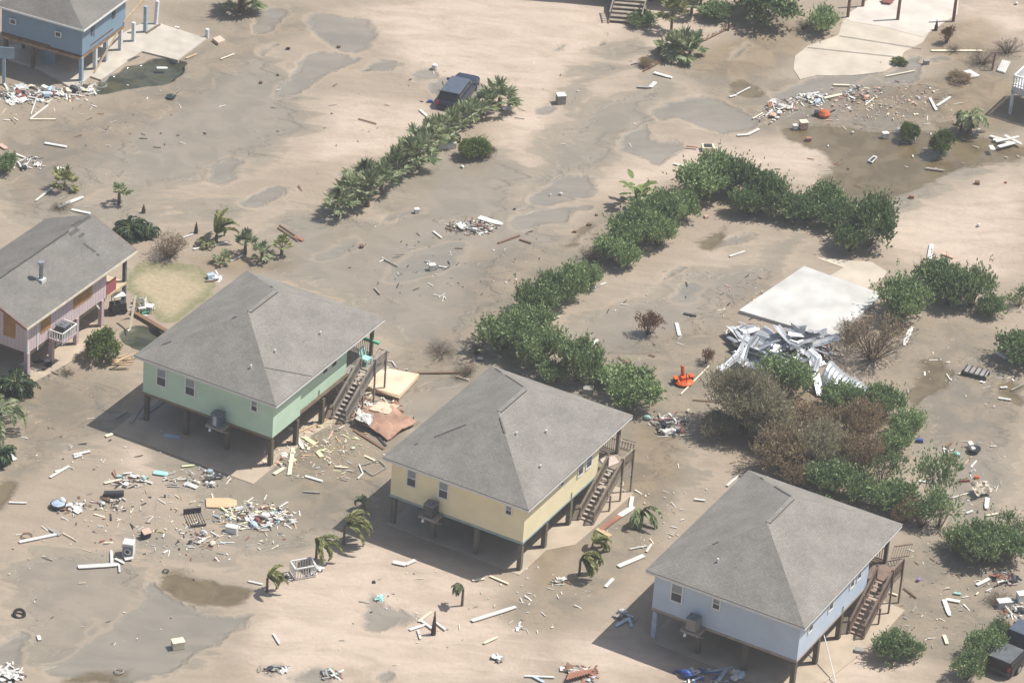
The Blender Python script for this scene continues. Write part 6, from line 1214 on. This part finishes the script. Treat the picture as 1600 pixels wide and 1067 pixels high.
# ---- appliances and objects
def lathe(pts, n=12):
    b = MB()
    for (r0_, z0_), (r1_, z1_) in zip(pts, pts[1:]):
        for k in range(n):
            a, c = 2*math.pi*k/n, 2*math.pi*(k+1)/n; b.face([(r0_*math.cos(a), r0_*math.sin(a), z0_), (r0_*math.cos(c), r0_*math.sin(c), z0_), (r1_*math.cos(c), r1_*math.sin(c), z1_), (r1_*math.cos(a), r1_*math.sin(a), z1_)])
    return b
wm = thing('washing_machine', 'white front loading washer standing in the sand', 'washing machine', G(201, 866), -.1)
part('casing', MB().box(-.33, .33, -.33, .33, -.05, .92), WD['white'], wm); part('front_panel', MB().box(-.3, .3, -.345, -.331, .05, .75), pm('washer_grey', (.22, .24, .26), .4), wm)
dr = part('door_ring', MB().tube([(0, -.33, .42), (0, -.38, .42)], .2, 16), WD['white'], wm); part('door_glass', MB().tube([(0, -.38, .42), (0, -.39, .42)], .13, 14), WD['dark'], dr)
quadpanel('dented_cover', [(192, 868), (206, 866), (209, 872), (196, 875)], [.1, .12, .2, .1], WD['white'], 'white torn lid lying in front of the washer', 'panel', .04)
bt = thing('blue_tub', 'blue topped oval tub at lower left heap', 'tub', G(91, 792)); part('tub', lathe([(.0, 0), (.42, 0), (.5, .25), (.48, .28), (0, .26)], 16), WD['dark'], bt); part('lid', lathe([(.42, .285), (.3, .31), (0, .32)], 16), pm('tub_blue', (.36, .45, .58), .4, .4), bt)
rl = MB(); rl.tube([(-.6, 0, .2), (.6, .05, .25)], .2, 10); solo('black_roll', rl, WD['dark'], 'thick black rolled mat in the lower left heap', 'rolled mat', G(178, 776), (0, 0, .1))
def box_thing(name, x, y, sx, sy, sz, col, label, cat, rz=.5, lid=None, tilt=0):
    t = thing(name, label, cat, G(x, y), rz); t.rotation_euler = (tilt, 0, rz); part('body', MB().box(-sx/2, sx/2, -sy/2, sy/2, -.03, sz), WD[col], t); part('lid', MB().box(-sx/2-.02, sx/2+.02, -sy/2-.02, sy/2+.02, sz, sz+.05), WD[lid or col], t); return t
box_thing('metal_drum_box', 876, 160, .62, .6, .6, 'grey', 'small grey box with pale top in the puddle right of the row', 'box', .3, 'white')
box_thing('pink_box', 227, 838, .5, .4, .45, 'dark', 'pale pink topped box at lower left', 'box', .6, 'pink', .3)
box_thing('white_cooler', 698, 230, 1.25, .65, .4, 'white', 'white cooler box at the foot of the palm row', 'cooler', .25)
box_thing('dark_basket', 714, 222, .4, .4, .45, 'dark', 'dark wire basket next to the white cooler', 'basket', .3)
box_thing('white_bucket', 675, 421, .4, .35, .35, 'white', 'white bucket in the wet middle field', 'bucket', .3)
box_thing('white_stool', 651, 332, .3, .3, .25, 'white', 'white block at the tip of a narrow puddle', 'block', .3)
box_thing('small_white_crate', 1383, 214, .45, .35, .3, 'white', 'white crate in brown water left of round shrubs', 'crate', .3)
box_thing('tan_cushion', 1255, 200, .55, .5, .5, 'pink', 'large pale pink tub lying in the brown water', 'tub', .3, 'cream'); box_thing('white_jug', 1242, 201, .3, .3, .25, 'white', 'white jug left of the pink tub', 'jug', .3)
box_thing('brick_bundle', 1263, 219, .4, .3, .15, 'rust', 'brown bundle below the pink tub', 'bundle', .2); box_thing('grey_machine', 1447, 100, .4, .3, .25, 'grey', 'small grey machine right of the pale slab corner', 'machine', .3)
box_thing('white_cooler', 1568, 946, .8, .5, .35, 'white', 'white cooler lid above the truck at the right edge', 'cooler', .3)
box_thing('white_tank', 1595, 938, .5, .5, .5, 'white', 'white round tank cut by the right edge', 'tank', .3); box_thing('speaker_box', 362, 830, .7, .4, .35, 'white', 'white appliance with black holes below the big heap', 'appliance', -.2)
box_thing('ac_window_unit', 278, 1010, .7, .5, .4, 'cream', 'cream broken lump on grey sand at the bottom left', 'lump', .4)
box_thing('concrete_block', 1343, 1018, .0+.55, .35, .15, 'grey', 'grey slotted vent box beside the blue house', 'vent box', -.1)
tyr = MB(); tyr.tube([(.3*math.cos(a), .3*math.sin(a), .1) for a in [2*math.pi*k/14 for k in range(15)]], .1, 8); solo('tyre', tyr, pm('tyre', (.025, .025, .025), .8), 'dark tyre half sunk in tan sand at lower left', 'tyre', G(30, 960), (.5, .2, 0))
for x, y, r, c, lb in ((259, 893, .17, 'dark', 'thin dark ring on sand below the black bed frame'), (42, 838, .32, 'brown', 'brown wire ring above the long gutter'), (1112, 622, .2, 'white', 'white ring right of the long cream pole'), (186, 1049, .25, 'grey', 'faint grey ring at the bottom left'), (157, 134, .45, 'grey', 'curved hose loop in the flooded hole')):
    m = MB(); m.tube([(r*math.cos(a), r*math.sin(a), .06) for a in [2*math.pi*k/16 for k in range(17)]], .035, 6); solo('ring', m, WD[c], lb, 'ring', G(x, y))
pn = thing('frying_pan_sign', 'black dish on a white rod in the mud', 'dish', G(267, 153)); part('dish', lathe([(0, .0), (.3, .02), (.36, .14), (.3, .12), (0, .08)], 14), pm('dark_green_plastic', (.02, .04, .04), .4), pn); part('rod', MB().beam((.1, .1, .1), (.55, 1.15, .18), .05, .04), WD['grey'], pn)
dh = thing('satellite_dish', 'white cone and black half bowl on the brown flat', 'dish', G(1522, 706)); part('bowl', lathe([(0, 0), (.3, .05), (.42, .3), (.4, .28), (0, .1)], 12), WD['dark'], dh); part('cone', MB().beam((0, .1, .1), (-.3, .7, .3), .3, .15), WD['white'], dh)
# black bed frame
bf = thing('bed_frame', 'black metal bed frame lying by the big heap', 'bed frame', G(305, 812), .35)
for s in (-.75, .75):
    m = MB(); m.beam((-.5, s, .08), (.5, s, .08), .08, .1); 
    part('side_rail', m, WD['dark'], bf)
for x in (-.45, -.15, .15, .45): part('slat', MB().beam((x, -.75, .12), (x, .75, .12), .04, .04), WD['dark'], bf)
part('headboard', MB().box(-.55, .55, .72, .8, 0, .35), WD['dark'], bf)
# white railed box (stair cage)
rb_ = thing('railed_box', 'white railed open box standing on the sand', 'railed box', G(473, 897), .45)
for a, c in (((-.65, -.45), (.65, -.45)), ((.65, -.45), (.65, .45)), ((.65, .45), (-.65, .45)), ((-.65, .45), (-.65, -.45))):
    A_ = Vector((*a, 0)); B_ = Vector((*c, 0)); n_ = int((B_-A_).length/.16); m = MB(); m.beam(A_+Vector((0, 0, .78)), B_+Vector((0, 0, .78)), .1, .05).beam(A_+Vector((0, 0, .05)), B_+Vector((0, 0, .05)), .05, .05)
    for k in range(n_): p = A_.lerp(B_, k/n_); m.box(p.x-.02, p.x+.02, p.y-.02, p.y+.02, 0, .78)
    part('rail_side', m, pm('weathered_white', (.60, .60, .57), .7, .12), rb_)
pile(492, 890, 12, 7, 8, ['white', 'white', 'grey'], 'right of the white railed box', 60, .6, 'bs', .2); pile(455, 902, 8, 6, 5, ['white', 'dark'], 'left of the white railed box', 61, .4, 'bs', .1)
pile(425, 1044, 22, 8, 8, ['white', 'dark', 'grey'], 'in the round puddle at the bottom', 62, .5, 'bs', .1); pile(515, 1052, 16, 7, 8, ['white', 'white', 'teal', 'grey'], 'in the white heap at the bottom', 63, .8, 'bs', .25)
pile(878, 908, 12, 5, 6, ['white', 'grey', 'white'], 'in the white heap before the yellow slab', 64, .55, 's', .2); pile(812, 978, 5, 9, 3, ['white'], 'standing alone on tan sand', 65, .4, 'sb', .1); pile(777, 1028, 6, 6, 3, ['white', 'grey'], 'near the bottom centre right', 66, .5, 's', .1)
pile(591, 935, 6, 4, 3, ['aqua'], 'at the top of the grey puddle', 67, .5, 's', .1); pile(180, 562, 8, 4, 5, ['brown', 'grey'], 'beside the lumber stack near the green house', 68, .5, 's', .2)
for i in range(11):
    rs = random.Random(i); x = 172+rs.uniform(0, 14); y = 571-rs.uniform(0, 9); board(x, y, x+rs.uniform(22, 34), y-rs.uniform(-1, 13), .12, 'tan', 'tan stud in the lumber stack left of the green house', z=.1+i*.035, group='studs in the lumber stack')
for i in range(9):
    rs = random.Random(i+40); board(886+i*4.2, 1062-i*1.2, 892+i*4.2, 1050-i*.6, .22, 'rust', 'brown roof tile strip in the bottom heap', z=.25, group='brown strips in bottom heap')
# tan leaning beam and white chairs by the pink house
board(203, 515, 212, 462, .2, 'cream', 'cream beam leaning at the pink house porch', z=.1, z2=1.9, th=.15, name='leaning_beam', cat='beam'); quadpanel('cream_sheet', [(211, 465), (217, 464), (219, 480), (212, 478)], [1.6, 1.6, .8, .8], WD['cream'], 'cream sheet hanging from the leaning beam', 'sheet', .03)
for i, (x, y) in enumerate(((221, 488), (234, 486))):
    c = thing('white_chair', ['white plastic chair nearest the leaning cream beam', 'white plastic chair at the edge of the dry grass'][i], 'chair', G(x, y), .4+i, 'white plastic chairs by the pink house')
    part('seat', MB().box(-.25, .25, -.25, .25, .38, .43), WD['white'], c); part('backrest', MB().beam((-.22, .25, .4), (-.22, .38, .95), .06, .05).beam((.22, .25, .4), (.22, .38, .95), .06, .05).box(-.24, .24, .30, .34, .55, .9), WD['white'], c)
    for q in (-.22, .22):
        for r_ in (-.22, .22): part('leg', MB().box(q-.025, q+.025, r_-.025, r_+.025, 0, .38), WD['white'], c)
bk_ = thing('golf_cart', 'dark covered cart parked under the pink house porch', 'cart', G(184, 488, 0), .5); part('body', MB().box(-.5, .5, -.3, .3, .25, .75), WD['dark'], bk_); part('canopy', MB().box(-.45, .45, -.32, .32, 1.3, 1.36), WD['white'], bk_)
for q in (-.35, .35):
    for s in (-.3, .3): part('wheel', MB().tube([(q, s-.05, .2), (q, s+.05, .2)], .2, 12), pm('tyre', (.025, .025, .025), .8), bk_); part('canopy_post', MB().box(q-.02, q+.02, s*.9-.02, s*.9+.02, .75, 1.3), WD['grey'], bk_)
pile(336, 436, 8, 5, 4, ['white', 'ltblue'], 'on the path right of the dry grass', 69, .7, 'sc', .2); pile(92, 268, 6, 5, 3, ['white'], 'in the palmetto at the left', 70, .5, 's', .5)
# orange mower
om = thing('orange_mower', 'bright orange red ride on mower in the tan yard', 'mower', G(1068, 598), .4)
part('deck', lathe([(0, .05), (.62, .05), (.66, .15), (.5, .28), (0, .3)], 12), WD['orange'], om); part('seat', MB().box(-.22, .25, -.2, .25, .3, .5), WD['orange'], om); part('seat_back', MB().beam((0, .22, .45), (0, .42, 1.05), .45, .08, (1, 0, 0)), WD['orange'], om)
for s in (-.55, .55): w_ = part('wheel', MB().tube([(s-.08, .1, .22), (s+.08, .1, .22)], .22, 12), pm('tyre', (.025, .025, .025), .8), om); part('fender', MB().box(s-.14, s+.14, -.15, .3, .4, .47), WD['orange'], om)
part('steering_rod', MB().beam((0, -.45, .3), (0, -.25, .85), .05, .05), WD['dark'], om)
oi = thing('orange_machine', 'orange engine part half sunk in the brown water', 'machine', G(1287, 181)); part('housing', lathe([(0, 0), (.45, 0), (.5, .2), (.3, .42), (0, .45)], 9), pm('rust_orange', (.45, .12, .04), .6, .3), oi); part('engine_block', MB().box(-.7, -.3, -.2, .25, 0, .3), WD['dark'], oi); part('arm', MB().beam((.3, 0, .2), (.8, .2, .45), .08, .08), WD['dark'], oi)
wh = thing('wrecked_machine', 'grey wheeled metal chassis on the brown flat at right', 'chassis', G(1524, 586), -.35)
part('frame', MB().box(-.8, .8, -.4, .4, .25, .33), WD['grey'], wh)
for k in range(5): part('crossbar', MB().box(-.75+k*.35, -.68+k*.35, -.45, .45, .34, .42), WD['dark'], wh)
for x in (-.7, .7):
    for s in (-.4, .4): part('wheel', MB().tube([(x, s-.06, .15), (x, s+.06, .15)], .17, 10), WD['dark'], wh)
piece('scrap', 'white', G(1535, 597), .2, (.4, .3, .2), 'white rag at the foot of the grey chassis')
mv = thing('wrecked_table', 'framed dark topped cart left of the hedge corner', 'cart', G(1106, 234), .15); part('frame', MB().box(-.45, .45, -.35, .35, 0, .3), WD['cream'], mv); part('top', MB().box(-.28, .28, -.22, .22, .3, .36), WD['dark'], mv)
board(1072, 229, 1090, 231, .2, 'rust', 'rusty bar left of the framed cart', z=.1); board(1053, 256, 1067, 260, .3, 'white', 'white scrap below the framed cart', z=.05)
for i, (x, y, r) in enumerate(((679, 108, .2),)): solo('white_drum', lathe([(0, 0), (r, 0), (r, .35), (0, .36)], 10), WD['white'], 'white drum above the left puddle by the car', 'drum', G(x, y))
for x, y, s, c, lb in ((450, 77, .35, 'dark', 'dark lump in the upper wet road'), (434, 118, .2, 'dark', 'small dark lump low in the wet road'), (407, 130, .3, 'brown', 'brown clod left of the wet road'), (529, 74, .3, 'brown', 'thin dark chip in the wet road'), (672, 160, .4, 'blue', 'blue bumper piece behind the dark car'), (1527, 287, .45, 'brown', 'dark log piece on the far right sand'), (1424, 309, .4, 'rust', 'rusty clod on the right pink sand'), (1571, 286, .2, 'red', 'small red piece on the far right sand'),
    (1529, 353, .4, 'white', 'white flake on the right pink sand'), (565, 386, .35, 'brown', 'upright brown stump in the wet field'), (584, 910, .25, 'dark', 'black hole like lump above the grey puddle'), (1494, 711, .5, 'aqua', 'pale blue bag on the brown flat'), (1437, 690, .5, 'blue', 'blue scrap under the bush end'), (1435, 907, .4, 'purple', 'violet cloth on the mud right of blue stairs'), (1588, 7, .4, 'white', 'white oval object at the top right corner'),
    (1103, 340, .4, 'pink', 'pink scrap under the shaded hedge'), (1590, 245, .2, 'white', 'tiny white chip in the brown water at right'), (860, 305, .2, 'white', 'white chip in the grey puddle left'), (876, 304, .35, 'white', 'white flake in the grey puddle right'), (722, 262, .4, 'white', 'white flake below the round shrub'), (804, 327, .2, 'dark', 'small dark clod on the middle sand'), (932, 337, .25, 'brown', 'dark clod at the muddy border'), (920, 352, .35, 'brown', 'larger clod at the muddy border'), (898, 363, .3, 'brown', 'lowest clod at the muddy border'),
    (1332, 938-730, .3, 'white', 'white foam piece near the large shrub') , (750, 562, .5, 'white', 'white rag at the foot of the hedge near the yellow roof'), (918, 613, .8, 'grey', 'crumpled grey sheet behind the yellow roof'), (1011, 655, .6, 'teal', 'teal bin left of the dark wreck'), (1050, 675, .6, 'white', 'white tub below the dark wreck'), (1075, 643, .3, 'cream', 'cream dish on the dark wreck'), (1282, 530, .4, 'white', 'white rag on the slab edge')):
    piece('bag' if c in ('white', 'aqua', 'purple', 'teal') else 'chunk', c, G(x, y), (x*y) % 6, (s, s*.7, s*.5), lb)
sheet('cream_cover', [(1518, 756), (1542, 754), (1550, 770), (1524, 778)], [.5, .5, .15, .2], pm('cream_canvas', (.55, .49, .40), .8, .15), 'crumpled cream cover with white tail at right', 'sheet', .03, 9, .12, 11, 0, .1, 3); board(1543, 778, 1541, 795, .4, 'white', 'white strip hanging below the cream cover', z=.08); piece('chunk', 'red', G(1507, 752), .3, (.8, .2, .15), 'red curved bar above the cream cover'); piece('chunk', 'orange', G(1526, 747), .3, (.3, .25, .2), 'small orange bit on the cream cover')
# ---- crumpled metal shed
MT = WD['metal']; MTW = pm('white_corrugated', (.66, .68, .70), .4, .12, 1.2, .1, .3)
def strip(c, az, L, Wd, tilt, roll, seed, mat, label):
    """folded length of sheet metal: lengthwise channels, one or two kinks"""
    rs = random.Random(seed); b = MB(); nu, nv = 7, 7; k1 = rs.uniform(.3, .7); ka = rs.uniform(-.7, .7); prof = [rs.uniform(-.10, .16) for _ in range(nv+1)]; curl = rs.uniform(-.5, .5); tw = rs.uniform(-.8, .8)
    R = Matrix.Rotation(az, 3, 'Z') @ Matrix.Rotation(tilt, 3, 'Y') @ Matrix.Rotation(roll, 3, 'X')
    def q(i, j, d):
        u = i/nu-.5; v = j/nv-.5; y = v*Wd*(1+.15*math.sin(5*u+seed)); z = prof[j]*Wd*.9+curl*v*v*Wd*1.6+tw*u*v*Wd-abs(u+.5-k1)*ka*L*.5+d; x = u*L+.06*math.sin(7*v+seed)
        p = R @ Vector((x, y, z)); p += c; p.z = max(p.z, .03+d*.2); return p-Vector((c.x, c.y, 0))
    for i in range(nu):
        for j in range(nv): b.face([q(i, j, .015), q(i+1, j, .015), q(i+1, j+1, .015), q(i, j+1, .015)]); b.face([q(i, j, 0), q(i, j+1, 0), q(i+1, j+1, 0), q(i+1, j, 0)])
    return solo('metal_sheet', b, mat, label, 'metal sheet', (c.x, c.y, 0), group='sheets of the crumpled metal heap')
rs = random.Random(77)
for k in range(46):
    t_ = k/45; x = 1152+146*t_+rs.uniform(-14, 14); y = 538+10*math.sin(t_*3)+rs.uniform(-28, 28); 
    if k > 39: x = rs.uniform(1132, 1192); y = rs.uniform(570, 600)
    hh = .25+.75*rs.random()*(1-abs((y-540)/50)); c_ = G(x, y, hh); az = rs.choice([2.2, 2.5, -.9, 1.1, 1.9, .2])+rs.uniform(-.35, .35)
    strip(c_, az, rs.uniform(1.3, 2.8), rs.uniform(.45, 1.1), rs.uniform(-.35, .35), rs.uniform(-.6, .6), k, MT if k % 3 else MTW, 'bent silver sheet in the crumpled heap on the slab edge' if k <= 39 else 'bent silver sheet at the lower left of the heap')
pile(1225, 548, 66, 22, 22, ['dark', 'metal', 'dark', 'grey', 'white'], 'among the crumpled metal sheets', 78, .7, 'bs', .45)
def arch(pts, h, mat, label, ncor=26):
    P = [G(x, y) for x, y in pts]; c = sum(P, Vector())/4; b = MB(); n = 10
    def q(i, j):
        u = i/ncor; v = j/n; a = (P[0]-c).lerp(P[1]-c, u); d = (P[3]-c).lerp(P[2]-c, u); p = a.lerp(d, v); p.z = h*(1-.5*u)*math.sin(math.pi*min(1, v*1.0))**.7+(.05 if i % 2 else 0)+.12*math.sin(u*9+v*3); p.z = max(p.z, .02); return p
    for i in range(ncor):
        for j in range(n): b.face([q(i, j), q(i+1, j), q(i+1, j+1), q(i, j+1)])
    return solo('metal_arch', b, mat, label, 'metal sheet', c)
arch([(1276, 612), (1352, 650), (1384, 628), (1304, 578)], 1.3, MT, 'fallen corrugated metal arch with dark open end'); quadpanel('white_corrugated_end', [(1268, 584), (1280, 582), (1288, 620), (1276, 618)], [.9, 1.0, .1, .1], MTW, 'white corrugated strip at the open end of the arch', 'metal sheet', .03, 6)
sheet('white_metal_end', [(1352, 622), (1378, 612), (1372, 640), (1358, 646)], [.5, .6, .1, .1], MTW, 'white crumpled end of the metal arch by bushes', 'metal sheet', .02, 8, .08, 44, .05, .2, 2)
lm = MB(); me_ = None
if LIT:
    V = []; Fc = []; mi = []; mats = []
    for k_, b_ in LIT.items():
        o_ = len(V); V += b_.v; Fc += [tuple(i+o_ for i in f) for f in b_.f]; mi += [len(mats)]*len(b_.f); mats.append(WD[k_])
    me_ = bpy.data.meshes.new('storm_litter'); me_.from_pydata(V, [], Fc)
    for m_ in mats: me_.materials.append(m_)
    me_.polygons.foreach_set('material_index', mi); o = link(bpy.data.objects.new('storm_litter', me_)); o['kind'] = 'stuff'; o['label'] = 'small storm litter strewn over the sand and in the heaps'

add_haze(.00042)
